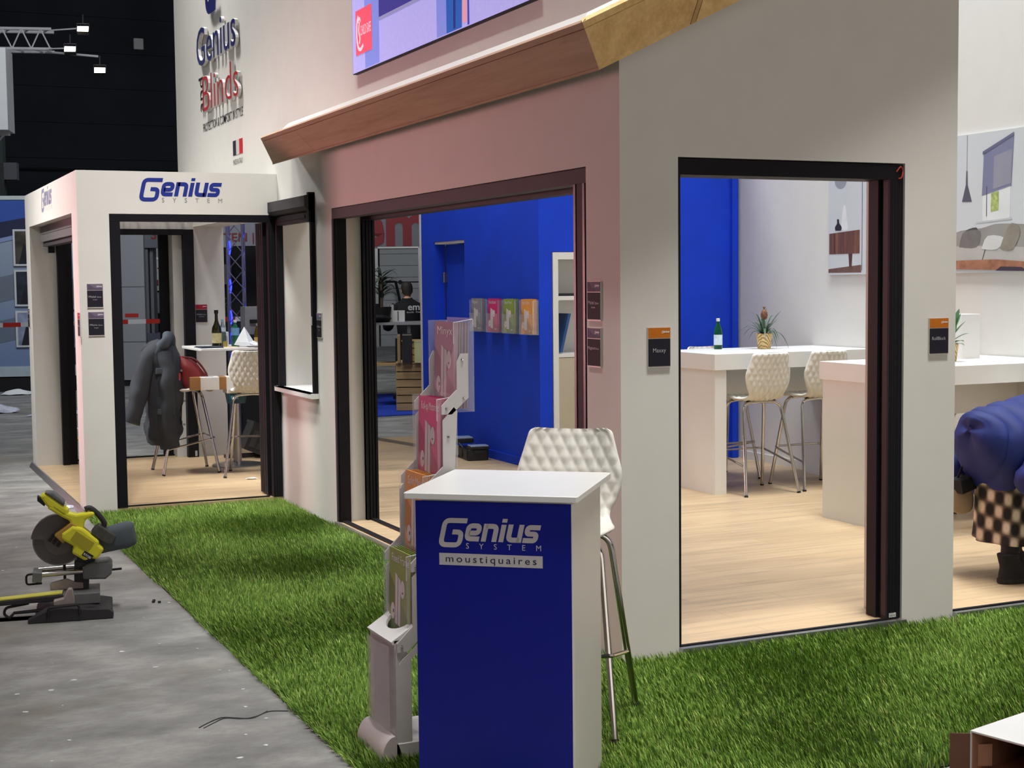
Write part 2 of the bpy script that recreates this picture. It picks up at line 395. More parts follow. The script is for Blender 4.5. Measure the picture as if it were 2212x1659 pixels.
wb.box(2.35, 2.47, 5.70, 7.32, 0, 3.4); wb.box(2.35, 2.47, 7.32, 8.10, 2.0, 3.4); wb.box(2.35, 2.47, 8.10, 8.44, 0, 3.4)
wb.box(2.47, 3.35, 5.70, 5.82, 1.85, 3.4); wb.box(3.35, 4.37, 5.70, 5.82, 0, 3.4); wb.box(4.24, 4.30, 5.66, 5.70, 0, 3.4)
struct(wb.build('wall_blue', BLUE), 'cobalt blue wall of the store room', 'wall')
struct(MB().box(2.34, 2.48, 8.44, 8.47, 0, 3.4).build('trim_3', WHITE), 'white end strip of the blue wall', 'wall trim')
struct(MB().box(2.36, 2.46, 7.325, 8.095, 1.975, 1.998).build('trim_4', WHITE), 'white lintel strip of the blue doorway', 'lintel')
bb = MB(); bb.box(2.335, 2.35, 5.685, 7.32, 0, .075); bb.box(3.35, 4.2, 5.685, 5.70, 0, .075)
struct(bb.build('baseboard_blue', BLUE), 'blue baseboard along the blue wall', 'baseboard')
dr = thing('door_1', 'blue door leaf standing in the doorway of the blue wall', 'door', (2.44, 8.0, 0)); dr['kind'] = 'structure'
MB().box(.035, .075, -.67, .09, .005, 1.972).build('leaf', BLUE, dr)
MB().cyl((.0, .06, 1.60), (.0, .06, 1.70), .012).cyl((.0, .06, .25), (.0, .06, .35), .012).box(0, .034, .05, .07, 1.6, 1.7).build('hinge', STEEL, dr)
struct(MB().box(4.33, 4.45, -3.2, 5.70, 0, HW).build('wall_white', WALLF), 'white inner wall carrying the poster', 'wall')
struct(MB().box(4.315, 4.33, -3.2, 5.66, 0, .07).build('baseboard_white', WHITE), 'white baseboard under the poster wall', 'baseboard')
HALLB = mat('black_hall_cladding', (50, 52, 64), .8, var=.25, scale=.6)
HALLD = mat('dark_grey_hall_wall', (58, 62, 68), .8, var=.2, scale=.8)
hw = MB(); hw.box(-12, 26, 40, 40.3, FL, 14); hw.box(26, 26.3, -7.5, 40, FL, 14); hw.box(-12.3, -12, -7.5, 40, FL, 14)
hw.box(-12, 26, 39.7, 40, 3.6, 4.4)
for i in range(7): hw.box(-12, 26, 39.93, 40, 5.4 + 1.05 * i, 5.46 + 1.05 * i)
struct(hw.build('wall_hall', HALLB), 'black clad wall at the far end of the hall', 'wall')
struct(MB().cyl((-8, 39.5, 5.1), (12, 39.5, 5.1), .035, n=8).build('trim_5', HALLD), 'thin rail along the black hall wall', 'rail')
struct(MB().box(-12, 26, -7.5, 40, 14, 14.2).build('ceiling', HALLB), 'dark ceiling of the hall', 'ceiling')

# ---------------------------------------------------------------- artificial turf (uncountable blades)
def turf():
    x0, x1, y0, y1 = -1.47, 0.0, -1.66, 5.30; me_v = []; me_f = []; R = random.Random(3)
    def patch(ax, bx, ay, by, dens):
        n = int((bx - ax) * (by - ay) * dens)
        for _ in range(n):
            x = R.uniform(ax, bx); y = R.uniform(ay, by)
            e = .014 * mnoise.noise((x * 3, y * 3, 0)); edge = min(x - x0 + e, y - y0 + e)
            if edge < 0: continue
            h = R.uniform(.026, .046) * (1 if edge > .05 else .9); a = R.uniform(0, 2 * PI); w = R.uniform(.0016, .003)
            lean = R.uniform(.004, .026); la = 2.6 + 2.2 * mnoise.noise((x * 1.3, y * 1.3, 5)) + R.uniform(-.9, .9)
            dx, dy = lean * math.cos(la), lean * math.sin(la)
            if edge < .03: dx -= .012 if x - x0 < .03 else 0; dy -= .012 if y - y0 < .03 else 0
            cx, cy = w * math.cos(a), w * math.sin(a); zb = FL + .004; o = len(me_v)
            me_v.extend(((x - cx, y - cy, zb), (x + cx, y + cy, zb), (x + cx * .8 + dx * .4, y + cy * .8 + dy * .4, zb + h * .62), (x - cx * .8 + dx * .4, y - cy * .8 + dy * .4, zb + h * .62), (x + dx, y + dy, zb + h)))
            me_f.append((o, o + 1, o + 2, o + 3)); me_f.append((o + 3, o + 2, o + 4))
    patch(x0, x1, y0, -.0, 17000); patch(x0, -.02, 0, 2.2, 13000); patch(x0, -.02, 2.2, 5.29, 9000)
    patch(0.0, 3.0, y0, -.03, 15000); patch(3.0, 4.2, y0, -.03, 8000)
    me = bpy.data.meshes.new('artificial_turf'); me.from_pydata(me_v, [], me_f); me.materials.append(MAT_GRASS)
    ob = bpy.data.objects.new('artificial_turf', me); COL.objects.link(ob)
    tag(ob, 'bright green artificial turf laid around the white booth walls', 'artificial grass', kind='stuff')
    bk = MB(); bk.box(x0 + .012, 0, y0 + .012, 5.30, FL, FL + .006); bk.box(0, 4.3, y0 + .012, -.03, FL, FL + .006)
    b = bk.build('turf_backing', mat('turf_backing', (38, 50, 24), .9, var=.2, scale=30), ob)
turf()

# ---------------------------------------------------------------- oak canopy board
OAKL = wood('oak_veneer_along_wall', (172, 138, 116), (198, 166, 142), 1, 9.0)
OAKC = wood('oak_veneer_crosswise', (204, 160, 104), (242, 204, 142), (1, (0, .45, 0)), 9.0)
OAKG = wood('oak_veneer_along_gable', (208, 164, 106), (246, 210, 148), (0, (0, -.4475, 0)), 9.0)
cp = thing('wooden_canopy', 'slanted oak canopy board wrapping the booth corner and rising along the gable', 'canopy', (0, 0, 2.44))
SL = .48; B0, T0 = .197, .353; HB = .152                            # offsets of lower and upper edge from the wall, height of the board
def seg_l(name, ya, yb, f0, f1, th, m, lift=0.0):
    """board piece on the left wall between y values, fractions f0..f1 of its height; ends follow the mitre at the corner"""
    mb = MB(); pr = []
    for f in (f0, f1):
        off = B0 + (T0 - B0) * f; z = HB * f
        ys = [-off if y is None else (y - off * 1.65 + .33 if y > 4 else y) for y in (ya, yb)]
        pr.append([(-off - lift * .7, ys[0], z - lift * .7), (-off - lift * .7, ys[1], z - lift * .7), (-off + th * .7 - lift * .7, ys[1], z + th * .7 - lift * .7), (-off + th * .7 - lift * .7, ys[0], z + th * .7 - lift * .7)])
    a, b = pr; mb.add(a + b, [(0, 1, 5, 4), (3, 7, 6, 2), (0, 3, 2, 1), (4, 5, 6, 7), (0, 4, 7, 3), (1, 2, 6, 5)])
    return mb.build(name, m, cp)
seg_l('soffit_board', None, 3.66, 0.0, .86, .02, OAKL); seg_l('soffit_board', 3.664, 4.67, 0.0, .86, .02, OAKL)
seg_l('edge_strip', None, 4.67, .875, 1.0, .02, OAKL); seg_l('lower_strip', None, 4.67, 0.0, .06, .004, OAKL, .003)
def seg_f(name, xa, xb, f0, f1, th, m, lift=0.0):
    mb = MB(); pr = []
    for f in (f0, f1):
        off = B0 + (T0 - B0) * f
        xs = [-off if x is None else x for x in (xa, xb)]
        zz = [HB * f + SL * (x + off) for x in xs]
        pr.append([(xs[0], -off - lift * .7, zz[0] - lift * .7), (xs[1], -off - lift * .7, zz[1] - lift * .7), (xs[1], -off + th * .7 - lift * .7, zz[1] + th * .7 - lift * .7), (xs[0], -off + th * .7 - lift * .7, zz[0] + th * .7 - lift * .7)])
    a, b = pr; mb.add(a + b, [(0, 4, 5, 1), (3, 2, 6, 7), (0, 1, 2, 3), (4, 7, 6, 5), (0, 3, 7, 4), (1, 5, 6, 2)])
    return mb.build(name, m, cp)
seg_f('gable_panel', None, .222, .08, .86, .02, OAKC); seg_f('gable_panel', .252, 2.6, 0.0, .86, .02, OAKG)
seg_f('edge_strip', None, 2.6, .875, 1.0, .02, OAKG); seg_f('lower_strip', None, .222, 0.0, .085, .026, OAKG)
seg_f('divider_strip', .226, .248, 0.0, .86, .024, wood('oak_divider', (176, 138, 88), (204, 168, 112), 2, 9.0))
lg = MB()                                                             # white ledge behind the oak, from its upper edge back to the wall
def led(y0, e): return [(-T0 + .006 + e, y0, HB + .002), (-T0 + .05 + e, y0, HB + .050), (-.002, y0, HB + .050), (-.002, y0, HB + .002)]
a, b = led(-T0, 0), led(3.9, 0); c = [(-.30, 4.24, HB + .002), (-.298, 4.24, HB + .004), (-.002, 4.9, HB + .004), (-.002, 4.9, HB + .002)]
a = [(p[0], p[0], p[2]) for p in a]
lg.loft([a, b, c], caps=True)
xe = 2.6; d = [(p[0], p[0], p[2]) for p in led(0, 0)]; e = [(xe, p[0], p[2] + SL * (xe - p[0])) for p in led(0, 0)]
lg.loft([list(d), e], caps=True)
lg.build('white_ledge', WHITE, cp)

# ---------------------------------------------------------------- LED screen on the left wall
LEDW = mat('led_lilac_wall', (180, 180, 250), .6, var=.03, scale=40, emit=.8)
ld = thing('led_screen', 'bright LED video screen showing a lilac room, above the oak canopy', 'screen', (0, 3.385, 2.897))
MB().box(-.03, 0, -2.66, 0, 0, 1.5).build('bezel', BLACK, ld)
def scr(name, poly, col, lift=0.0, emit=.62, nm=None):
    m = mat(nm or name + '_light', col, .4, var=.03, scale=20, emit=emit)
    return MB().poly([(-.0305 - lift, -p[0], p[1]) for p in poly]).build(name, m, ld)
MB().poly([(-.0305, -.004, .004), (-.0305, -2.656, .004), (-.0305, -2.656, 1.496), (-.0305, -.004, 1.496)]).build('picture', LEDW, ld)
scr('curtain_band', [(.24, .01), (.5, .01), (.5, 1.49), (.24, 1.49)], (140, 158, 248), .0004)
scr('curtain_band', [(1.42, .01), (1.56, .01), (1.56, 1.49), (1.42, 1.49)], (140, 160, 248), .0004, nm='curtain_band_light')
scr('roller_shade', [(.5, .27), (1.3, .27), (1.3, 1.49), (.5, 1.49)], (66, 66, 160), .0006)
scr('shade_rail', [(.5, .25), (1.3, .25), (1.3, .272), (.5, .272)], (160, 164, 214), .0008)
cb = [(1.56, .01), (1.77, .01), (1.80, .6), (1.78, 1.2), (1.6, 1.3), (1.56, .8)]
scr('blue_dress', cb, (34, 104, 200), .0008); scr('dress_fold', [(1.655, .02), (1.685, .02), (1.70, .8), (1.67, .8)], (18, 52, 140), .001)
scr('arm', [(1.775, .03), (1.84, .03), (1.85, .9), (1.80, .9)], (244, 178, 196), .0012); scr('sleeve', [(1.845, .01), (1.87, .01), (1.87, .6), (1.852, .6)], (60, 80, 190), .0012)
scr('hand', [(1.22, .47), (1.30, .42), (1.46, .46), (1.46, .62), (1.26, .62), (1.22, .55)], (244, 182, 200), .0012, nm='arm_light')
bd = MB().poly([(-.033, -.075, .105), (-.033, -.375, .105), (-.033, -.375, .375), (-.033, -.075, .375)]).build('red_badge', mat('led_red', (250, 96, 120), .4, var=.02, emit=.75), ld)
tm = MB(); tm.text('CHILD SAFE', (-.0335, -.165, .215), -Y1, Z1, .085, fit=.195)
tm.stroke([(.13, .34), (.10, .30), (.095, .20), (.125, .14), (.17, .13), (.215, .155)], .022, (-.0335, 0, 0), -Y1, Z1, .05)
tm.stroke([(.12, .30), (.15, .33), (.17, .30)], .016, (-.0335, 0, 0), -Y1, Z1, .02); tm.stroke([(.15, .30), (.13, .25), (.16, .20), (.14, .17)], .018, (-.0335, 0, 0), -Y1, Z1, .02)
tm.build('badge_lettering', mat('led_white', (250, 226, 240), .4, var=0, emit=.8), bd)

# ---------------------------------------------------------------- lettering on the walls
lt = thing('wall_lettering', 'raised blue and red letters with shadows high on the left wall', 'sign', (0, 7.09, 3.2))
RED = mat('red_lettering', (176, 36, 44), .4, var=.03); NAVYL = mat('dark_blue_lettering', (40, 44, 104), .35, var=.03); ED = mat('letter_edge_white', (228, 226, 224), .4, var=.01)
EX = -Y1
def raised(name, body, o, size, fit, face, bold=.0, zrot=False, lift=.04):
    ex, ey = (Z1, Y1) if zrot else (EX, Z1)
    pb = MB().text(body, (-.012, o[0], o[1]), ex, ey, size, fit=fit, depth=lift - .014, bold=bold + .010, space=1.0).build(name, ED, lt)
    MB().text(body, (-lift + .0005, o[0], o[1]), ex, ey, size, fit=fit, bold=bold, depth=.002).build(name + '_face', face, pb)
raised('blue_word', 'Genius', (.60, .32), .47, 1.40, NAVYL, -.004)
raised('red_word', 'Blinds', (.40, -.09), .45, 1.25, RED, -.014)
raised('small_word', 'and', (.47, -.07), .24, .30, INKD, .002, True, .02)
MB().text('PROTECTION & COMFORT IN STYLE', (-.003, .58, -.245), EX, Z1, .105, fit=1.42, bold=.002).build('tagline', INKD, lt)
em = MB().stroke([(-.02, 0), (-.34, 0), (-.34, .5), (-.02, .5)], .13, (-.045, -.20, .765), -EX * -1, Z1, .1).build('emblem', NAVYL, lt)
MB().stroke([(-.30, .06), (-.06, .36)], .07, (-.048, -.20, .765), -EX * -1, Z1).build('emblem_slash', INKW, em)
fl = thing('flag_sticker', 'small black, white and red flag sticker with a caption, low on the tall wall', 'sticker', (0, 6.45, 2.64))
for i, (c, nmx) in enumerate((((38, 38, 42), 'flag_dark'), ((206, 202, 202), 'flag_pale'), ((196, 40, 48), 'flag_red'))):
    MB().box(-.003, 0, .155 - .105 * (i + 1), .155 - .105 * i, .02, .14).build('band', mat(nmx, c, .5, var=.03), fl)
MB().text('MADE IN ITALY', (-.003, .155, -.055), EX, Z1, .06, fit=.315).build('lettering', INKD, fl)

def brand(label, o, ex, width, face, sysface, name='wall_logo'):
    r = thing(name, label, 'logo', o); k = width / 1545.0; ex = V(ex); n = ex.cross(Z1) * .0012
    MB().genius(V((0, 0, 100 * k)) + n, ex, Z1, width).build('wordmark', face, r)
    MB().text('SYSTEM', ex * (412 * k) + Z1 * (-12 * k) + n, ex, Z1, 118 * k, fit=1130 * k, space=3.6).build('small_letters', sysface, r)
    return r
brand('large blue and grey word mark on the front header of the cabin', (-1.013, 5.304, 2.205), X1, .60, LOGO, mat('grey_letters', (128, 128, 136), .5))
brand('pale grey-blue word mark on the left side of the cabin header', (-1.45, 7.29, 2.215), EX, .66, mat('pale_logo', (150, 152, 178), .5, var=.03), mat('pale_letters', (205, 200, 205), .5), 'wall_logo')

# ---------------------------------------------------------------- product plaques
PH = {'p': mat('plaque_violet', (98, 86, 108), .6, spec=.15, var=.1, scale=30), 'o': mat('plaque_orange', (196, 112, 34), .6, spec=.15, var=.06, scale=30), 'r': mat('plaque_red', (160, 40, 56), .6, spec=.15, var=.08, scale=30),
      'b': mat('plaque_slate', (98, 104, 118), .6, spec=.15, var=.1, scale=30)}
PB = mat('plaque_black', (40, 38, 48), .6, spec=.15, var=.06, scale=30); PE = mat('plaque_edge', (214, 206, 200), .4, var=.02)
PHV = mat('plaque_violet_swoosh', (120, 106, 128), .6, spec=.15, var=.06)
def plaque(label, o, ex, words, col, w=.112, h=.172, group=None, sub=None):
    r = thing('wall_plaque', label, 'plaque', o, 0, group); ex = V(ex); n = ex.cross(Z1)
    def slab(nm, x0, x1, z0, z1, t0, t1, m):
        return MB().obox(ex * ((x0 + x1) / 2) + Z1 * ((z0 + z1) / 2) + n * ((t0 + t1) / 2), ex * ((x1 - x0) / 2), Z1 * ((z1 - z0) / 2), n * ((t1 - t0) / 2)).build(nm, m, r)
    slab('backing', 0, w, 0, h, 0, .008, PE); slab('dark_panel', .002, w - .002, .006, h * .715, .008, .0092, PB)
    hd = slab('coloured_header', .002, w - .002, h * .735, h - .002, .008, .0092, PH[col])
    if col in 'pb': MB().poly([ex * (w * a) + Z1 * (h * b) + n * .0096 for a, b in ((.12, .985), (.4, .84), (.97, .80), (.97, .985))]).build('swoosh', PHV, hd)
    MB().genius(ex * (w * .60) + Z1 * (h * .865) + n * .0102, ex, Z1, w * .34).build('wordmark', INKW, hd)
    tx = MB()
    for s, x, z, sz, ft in words: tx.text(s, ex * (w * x) + Z1 * (h * z) + n * .0102, ex, Z1, h * sz, fit=w * ft)
    tx.build('lettering', mat('plaque_ink', (176, 174, 178), .5, var=.02), r); return r
GP = 'product plaques on the booth walls'
S1 = [('Midel', .10, .42, .12, .44), ('22mm', .60, .42, .08, .28)]
plaque('violet-topped black plaque, upper of two on the cabin front post', (-1.4, 5.304, 1.447), X1, S1 + [('Single', .36, .32, .06, .26)], 'p', group=GP)
plaque('violet-topped black plaque, lower of two on the cabin front post', (-1.397, 5.304, 1.247), X1, [('Micro', .10, .42, .12, .44), ('13mm', .60, .42, .08, .28), ('Single', .36, .32, .06, .26)], 'p', group=GP)
plaque('violet-topped black plaque, upper of two right of the wide opening', (0, .286, 1.427), EX, S1 + [('Double', .34, .32, .06, .28)], 'p', .122, group=GP)
plaque('violet-topped black plaque, lower of two right of the wide opening', (0, .288, 1.225), EX, [('Magnum', .08, .45, .11, .56), ('33mm', .66, .45, .07, .24)], 'p', .122, group=GP)
plaque('orange-topped black plaque left of the front doorway', (.127, 0, 1.228), X1, [('Maxxy', .22, .38, .15, .56)], 'o', group=GP)
plaque('orange-topped black plaque right of the front doorway', (1.637, 0, 1.238), X1, [('RollBlock', .14, .40, .13, .70)], 'o', .115, group=GP)
plaque('slate-topped plaque just right of the narrow niche window', (0, 4.335, 1.229), EX, [('Slim', .15, .42, .11, .7), ('S', .42, .28, .1, .16)], 'b', .112, group=GP)
plaque('red-topped black plaque on the inner post behind the bar table', (.0, 8.2, 1.25), X1, S1 + [('Centrale', .28, .32, .06, .44)], 'r', group=GP)
plaque('dark plaque on the left face of the cabin near post, seen edge on', (-1.45, 5.375, 1.243), EX, S1, 'r', .105, group=GP)
plaque('dark plaque on the left face of the cabin far post, seen edge on', (-1.45, 8.46, 1.235), EX, S1, 'p', .11, group=GP)

# ---------------------------------------------------------------- insect-screen frames in the openings
def frame(label, loc, group=None): return thing('screen_frame', label, 'screen frame', loc, 0, group)
f1 = frame('black screen cassette frame in the front doorway', (.283, .17, 0))          # local x 0..1.212, y -.165..0
MB().box(0, .014, -.165, 0, 0, 2.05).box(.014, .020, -.12, -.05, 0, 2.05).build('guide_rail', BLACK, f1)
MB().box(0, 1.205, -.165, 0, 2.05, 2.118).build('head_box', BLACK, f1)
cs = MB().box(1.13, 1.205, -.165, -.02, .004, 2.05).box(1.115, 1.13, -.10, -.03, .004, 2.05).build('side_cassette', BLACK, f1)
g = MB()
for x in (1.148, 1.163, 1.186): g.box(x, x + .004, -.1658, -.164, .02, 2.04)
g.box(1.1292, 1.131, -.155, -.12, .02, 2.04); g.build('groove', BLACK2, cs)
MB().box(1.14, 1.18, -.168, -.165, .012, .032).build('maker_label', mat('paper_label', (206, 206, 206), .6, var=.02), cs)
MB().text('CE', (1.144, -.1685, .017), X1, Z1, .012).text('TYPE 22', (1.157, -.1685, .018), X1, Z1, .008, fit=.02).build('label_print', INKD, cs)
tgm = MB().tube(catmull([(1.165, -.167, 2.085), (1.185, -.171, 2.108), (1.2, -.168, 2.09), (1.19, -.172, 2.06), (1.175, -.168, 2.055)]), .0035, 6).build('red_tag', mat('red_cord', (190, 50, 40), .5), f1)

f2 = frame('black outer frame of the wide opening in the left wall', (0, 3.975, 0))     # local y 0 .. -3.667
MB().box(.012, .082, -.055, 0, 0, 2.03).box(.004, .014, -.04, -.012, 0, 2.03).build('jamb', BLACK, f2)
MB().box(-.002, .012, -.03, 0, 0, 2.03).build('guide_strip', DARKF, f2)
MB().box(.0, .085, -3.667, 0, 2.03, 2.094).build('head_box', DARKF, f2)
MB().box(.01, .085, -3.667, -3.53, .004, 2.03).build('side_cassette', BLACK, f2)
g = MB()
for y in (-3.552, -3.64): g.box(.006, .012, y, y + .02, .01, 2.03)
g.build('groove_lip', mat('black_satin_edge', (44, 43, 50), .35, var=.05), f2)
MB().box(.02, .055, -3.53, -.055, 0, .012).build('floor_track', BLACK, f2)
f3 = frame('black inner sliding frame behind the wide opening', (.2, 3.975, 0))
jb = MB()
for k in range(4): jb.box(.0 + .022 * k, .016 + .022 * k, -.045 - .004 * (k % 2), 0, 0, 2.02)
jb.box(0, .08, -.03, 0, 0, 2.02); jb.build('jamb', BLACK, f3)
MB().box(.0, .08, -3.667, 0, 2.02, 2.094).build('head_rail', BLACK, f3)
MB().box(.0, .08, -3.667, -3.56, .004, 2.02).build('side_post', BLACK, f3)
MB().box(.025, .06, -3.56, -.045, 0, .012).build('floor_track', BLACK, f3)

f4 = frame('black roller screen with head box in the narrow niche window', (0, 5.28, .835))  # y 0..-.92, z 0..1.365
hb = MB().prism([(-.075, 1.30), (-.075, 1.372), (.06, 1.40), (.06, 1.25), (-.055, 1.275)], (0, -.93, 0), X1, Z1, Y1 * .96).build('head_box', DARKF, f4)
MB().box(-.045, .01, -.93, -.89, 1.19, 1.395).build('end_cap', BLACK, hb)
MB().box(-.03, .03, -.89, -.03, 1.20, 1.262).box(-.035, -.028, -.80, -.1, 1.225, 1.242).build('pull_bar', BLACK, f4)
MB().box(-.03, .02, -.045, .0, 0, 1.27).build('jamb', BLACK, f4); MB().box(-.03, .02, -.93, -.888, 0, 1.27).build('jamb', BLACK, f4)
MB().rbox(-.038, -.03, -.92, -.90, .48, .54, .004).build('clip', mat('clip_grey', (190, 190, 190), .4), f4)
sill = MB().box(-.055, .279, -.918, -.002, .0005, .005).box(-.055, -.0005, -.945, .012, -.03, .005).build('sill', LAM, f4)
sill['label'] = 'white sill board'
f5 = frame('black frame around the front opening of the cabin', (-1.23, 5.304, 0))       # x 0..1.23
MB().box(0, .075, .0, .07, 0, 2.06).build('jamb', BLACK, f5); MB().box(0, 1.225, .0, .07, 2.062, 2.112).build('head_rail', BLACK, f5)
rc = MB().box(1.155, 1.226, -.002, .07, .0, 2.062).box(1.13, 1.222, .07, .275, .012, 2.062).build('side_cassette', BLACK, f5)
g = MB()
for x in (1.172, 1.19, 1.208): g.box(x, x + .006, -.004, 0, .01, 2.06)
for y in (.12, .18, .225): g.box(1.127, 1.131, y, y + .012, .02, 2.05)
g.build('groove', BLACK2, rc); MB().box(.075, 1.13, .02, .05, 0, .008).build('floor_track', BLACK, f5)
f6 = frame('black frame around the rear opening of the cabin', (-1.17, 8.2, 0))          # x 0..1.17 y 0..0.3
MB().box(1.07, 1.165, -.03, .05, 0, 2.115).build('jamb', BLACK, f6); MB().box(0, .07, -.03, .05, 0, 2.115).build('jamb', BLACK, f6)
MB().box(.07, 1.07, -.03, .05, 2.065, 2.117).build('head_rail', BLACK, f6)
MB().box(.9, .985, .24, .30, 0, 2.115).build('outer_post', BLACK, f6); MB().box(.0, .9, .24, .30, 2.09, 2.115).build('outer_rail', BLACK, f6)
MB().box(.985, 1.165, .06, .30, 0, 2.115).build('white_liner', WHITE, f6); MB().box(.07, 1.07, .2, .235, 0, .012).build('floor_track', BLACK, f6)
MB().box(1.13, 1.15, -.034, -.03, .01, .06).build('clip', mat('clip_grey', (190, 190, 190), .4), f6)
f7 = thing('roller_blind', 'grey roller blind box with black guide on the left side of the cabin', 'blind', (-1.36, 5.58, 0))
bx = MB(); bx.box(0, .15, .02, 2.615, 2.06, 2.128); bx.box(.0, .12, .02, 2.615, 1.995, 2.056); bx.build('blind_box', mat('blind_grey', (112, 108, 108), .45, var=.04), f7)
MB().box(.02, .10, .03, 2.6, 1.955, 1.993).build('bottom_rail', DARKF, f7)
MB().box(.13, .19, 2.55, 2.615, 0, 2.0).build('guide_post', BLACK, f7); MB().box(.06, .11, 2.55, 2.60, 1.9, 2.0).build('guide_top', BLACK, f7)

# ---------------------------------------------------------------- living-room poster on the white wall (printed sheet on board)
po = thing('wall_poster', 'long living-room photo poster on the white inner wall', 'poster', (4.33, 4.35, 1.63))
MB().box(-.022, 0, -3.4, 0, 0, .975).build('board', mat('poster_pale_wall', (206, 210, 213), .5, var=.03, scale=1.5), po)
def ink(nm, poly, col, lift=1, mname=None, **k):
    return MB().poly([(-.022 - .0008 * lift, -y, z) for y, z in poly]).build(nm, mat(mname or 'print_' + nm, col, .5, **k), po)
def sm(pts, n=4): return [(p.x, p.y) for p in catmull([V((a, b, 0)) for a, b in pts + [pts[0]]], n)[:-1]]
ink('printed_disc', [(.155 + .077 * math.cos(a * PI / 12), .745 + .062 * math.sin(a * PI / 12)) for a in range(24)], (150, 154, 162), var=.06)
MB().poly([(-.0228, -y, z) for y, z in [(0, .015), (.42, .015), (.42, .075), (0, .045)]]).build('printed_floor', mat('print_floor', (112, 84, 72), .5, var=.2, scale=20), po)
m, t = new_mat('print_rosewood'); vv = t.coords('obj', (1, 14, .6))
t.l(t.ramp(t.noise(vv, 2.2, 4, .6), [(.3, lin((70, 46, 42))), (.55, lin((112, 74, 58))), (.72, lin((140, 98, 72)))]), t.p.inputs['Base Color'])
sb = MB().poly([(-.0236, -y, z) for y, z in [(.01, .165), (.40, .165), (.40, .35), (.01, .33)]]).build('printed_sideboard', m, po)
ink('printed_leg', [(.27, .06), (.30, .06), (.31, .165), (.26, .165)], (84, 58, 52), 2); ink('printed_drawer_lines', [(.075, .17), (.082, .17), (.082, .33), (.075, .33)], (52, 36, 34), 3)
ink('printed_vase', sm([(.09, .352), (.16, .352), (.17, .38), (.14, .41), (.135, .44), (.11, .44), (.112, .41), (.085, .38)], 3), (44, 42, 48), 2)
ink('printed_white_bottle', sm([(.16, .355), (.25, .355), (.24, .43), (.22, .54), (.19, .54), (.17, .43)], 3), (226, 228, 230), 1)
ink('printed_door_edge', [(.425, .03), (.432, .03), (.432, .97), (.425, .97)], (90, 92, 98), 1)
ink('printed_lamp_cord', [(1.60, .70), (1.604, .70), (1.604, .97), (1.60, .97)], (90, 92, 100), 1)
ink('printed_pendant_lamp', [(1.596, .72), (1.608, .72), (1.612, .62), (1.655, .50), (1.555, .505), (1.592, .62)], (84, 86, 98), 2)
ink('printed_window', [(1.76, .36), (2.03, .37), (2.03, .62), (1.76, .60)], (228, 230, 230), 1); ink('printed_garden', [(1.845, .42), (1.92, .43), (1.92, .56), (1.845, .55)], (170, 186, 110), 2, var=.3, scale=40)
ink('printed_window_edge', [(1.80, .39), (1.806, .39), (1.806, .60), (1.80, .60)], (70, 74, 84), 3); ink('printed_window_sill', [(1.70, .345), (2.05, .36), (2.05, .372), (1.70, .357)], (196, 198, 202), 2)
ink('printed_blind', [(1.755, .535), (2.04, .59), (2.06, .935), (1.77, .825)], (126, 128, 158), 2, var=.06, scale=3); ink('printed_blind_pane', [(1.865, .575), (2.035, .605), (2.045, .84), (1.87, .80)], (146, 146, 160), 3)
ink('printed_blind_roll', [(1.76, .82), (2.06, .93), (2.06, .952), (1.76, .842)], (104, 106, 136), 4)
ink('printed_sofa', sm([(1.40, .06), (2.3, .04), (2.32, .28), (1.95, .335), (1.75, .31), (1.5, .29), (1.42, .20)], 4), (150, 147, 142), 1, var=.08, scale=5)
ink('printed_sofa_seat', sm([(1.43, .075), (2.3, .05), (2.3, .15), (1.9, .18), (1.46, .185)], 4), (182, 179, 173), 2); ink('printed_seam', [(1.76, .08), (1.767, .08), (1.80, .16), (1.79, .16)], (88, 86, 84), 3)
ink('printed_cushion', sm([(1.53, .185), (1.71, .18), (1.745, .29), (1.60, .295), (1.555, .26)], 3), (116, 112, 109), 3, var=.12, scale=14)
ink('printed_cushion', sm([(1.60, .26), (1.71, .285), (1.70, .318), (1.60, .30)], 3), (78, 76, 76), 2, 'print_dark_cushion'); ink('printed_cushion', sm([(1.76, .165), (1.91, .16), (1.985, .235), (1.82, .255)], 3), (214, 214, 211), 4, 'print_pale_cushion')
ink('printed_cushion', sm([(1.94, .165), (2.06, .155), (2.13, .28), (2.05, .335), (1.985, .26)], 3), (140, 133, 120), 5, 'print_sand_cushion', var=.1, scale=14)
ink('printed_wood_table', [(1.35, .03), (2.6, .0), (2.6, .04), (1.9, .09), (1.35, .085)], (156, 106, 80), 6, var=.3, scale=16); ink('printed_table_shadow', [(1.9, .012), (2.2, .006), (2.15, .034), (1.95, .04)], (64, 52, 66), 7)

# ---------------------------------------------------------------- bookshelf in the blue wall
bs = thing('bookshelf', 'white bookshelf recessed in the blue wall behind the wide opening', 'bookshelf', (2.475, 5.69, 0))
fr = MB(); fr.box(0, .05, 0, .36, 0, 1.845); fr.box(.82, .87, 0, .36, 0, 1.845); fr.box(.05, .82, 0, .36, 1.785, 1.845); fr.build('carcass', LAM, bs)
MB().box(.05, .82, .345, .36, .02, 1.785).build('back_panel', LAM, bs)
MB().box(.05, .82, .01, .345, .955, .985).build('shelf', LAM, bs); MB().box(.05, .82, .03, .345, 1.44, 1.475).build('shelf', LAM, bs)
MB().box(.055, .815, .012, .03, .03, .95).build('cupboard_door', mat('beige_front', (196, 186, 164), .45, var=.02), bs)
tag(MB().box(0, .3, 0, .18, 0, .022).build('flat_folder', mat('black_folder', (28, 28, 32), .5)), 'thin black folder lying on the upper shelf of the bookshelf', 'folder').location = (2.54, 5.74, 1.475)
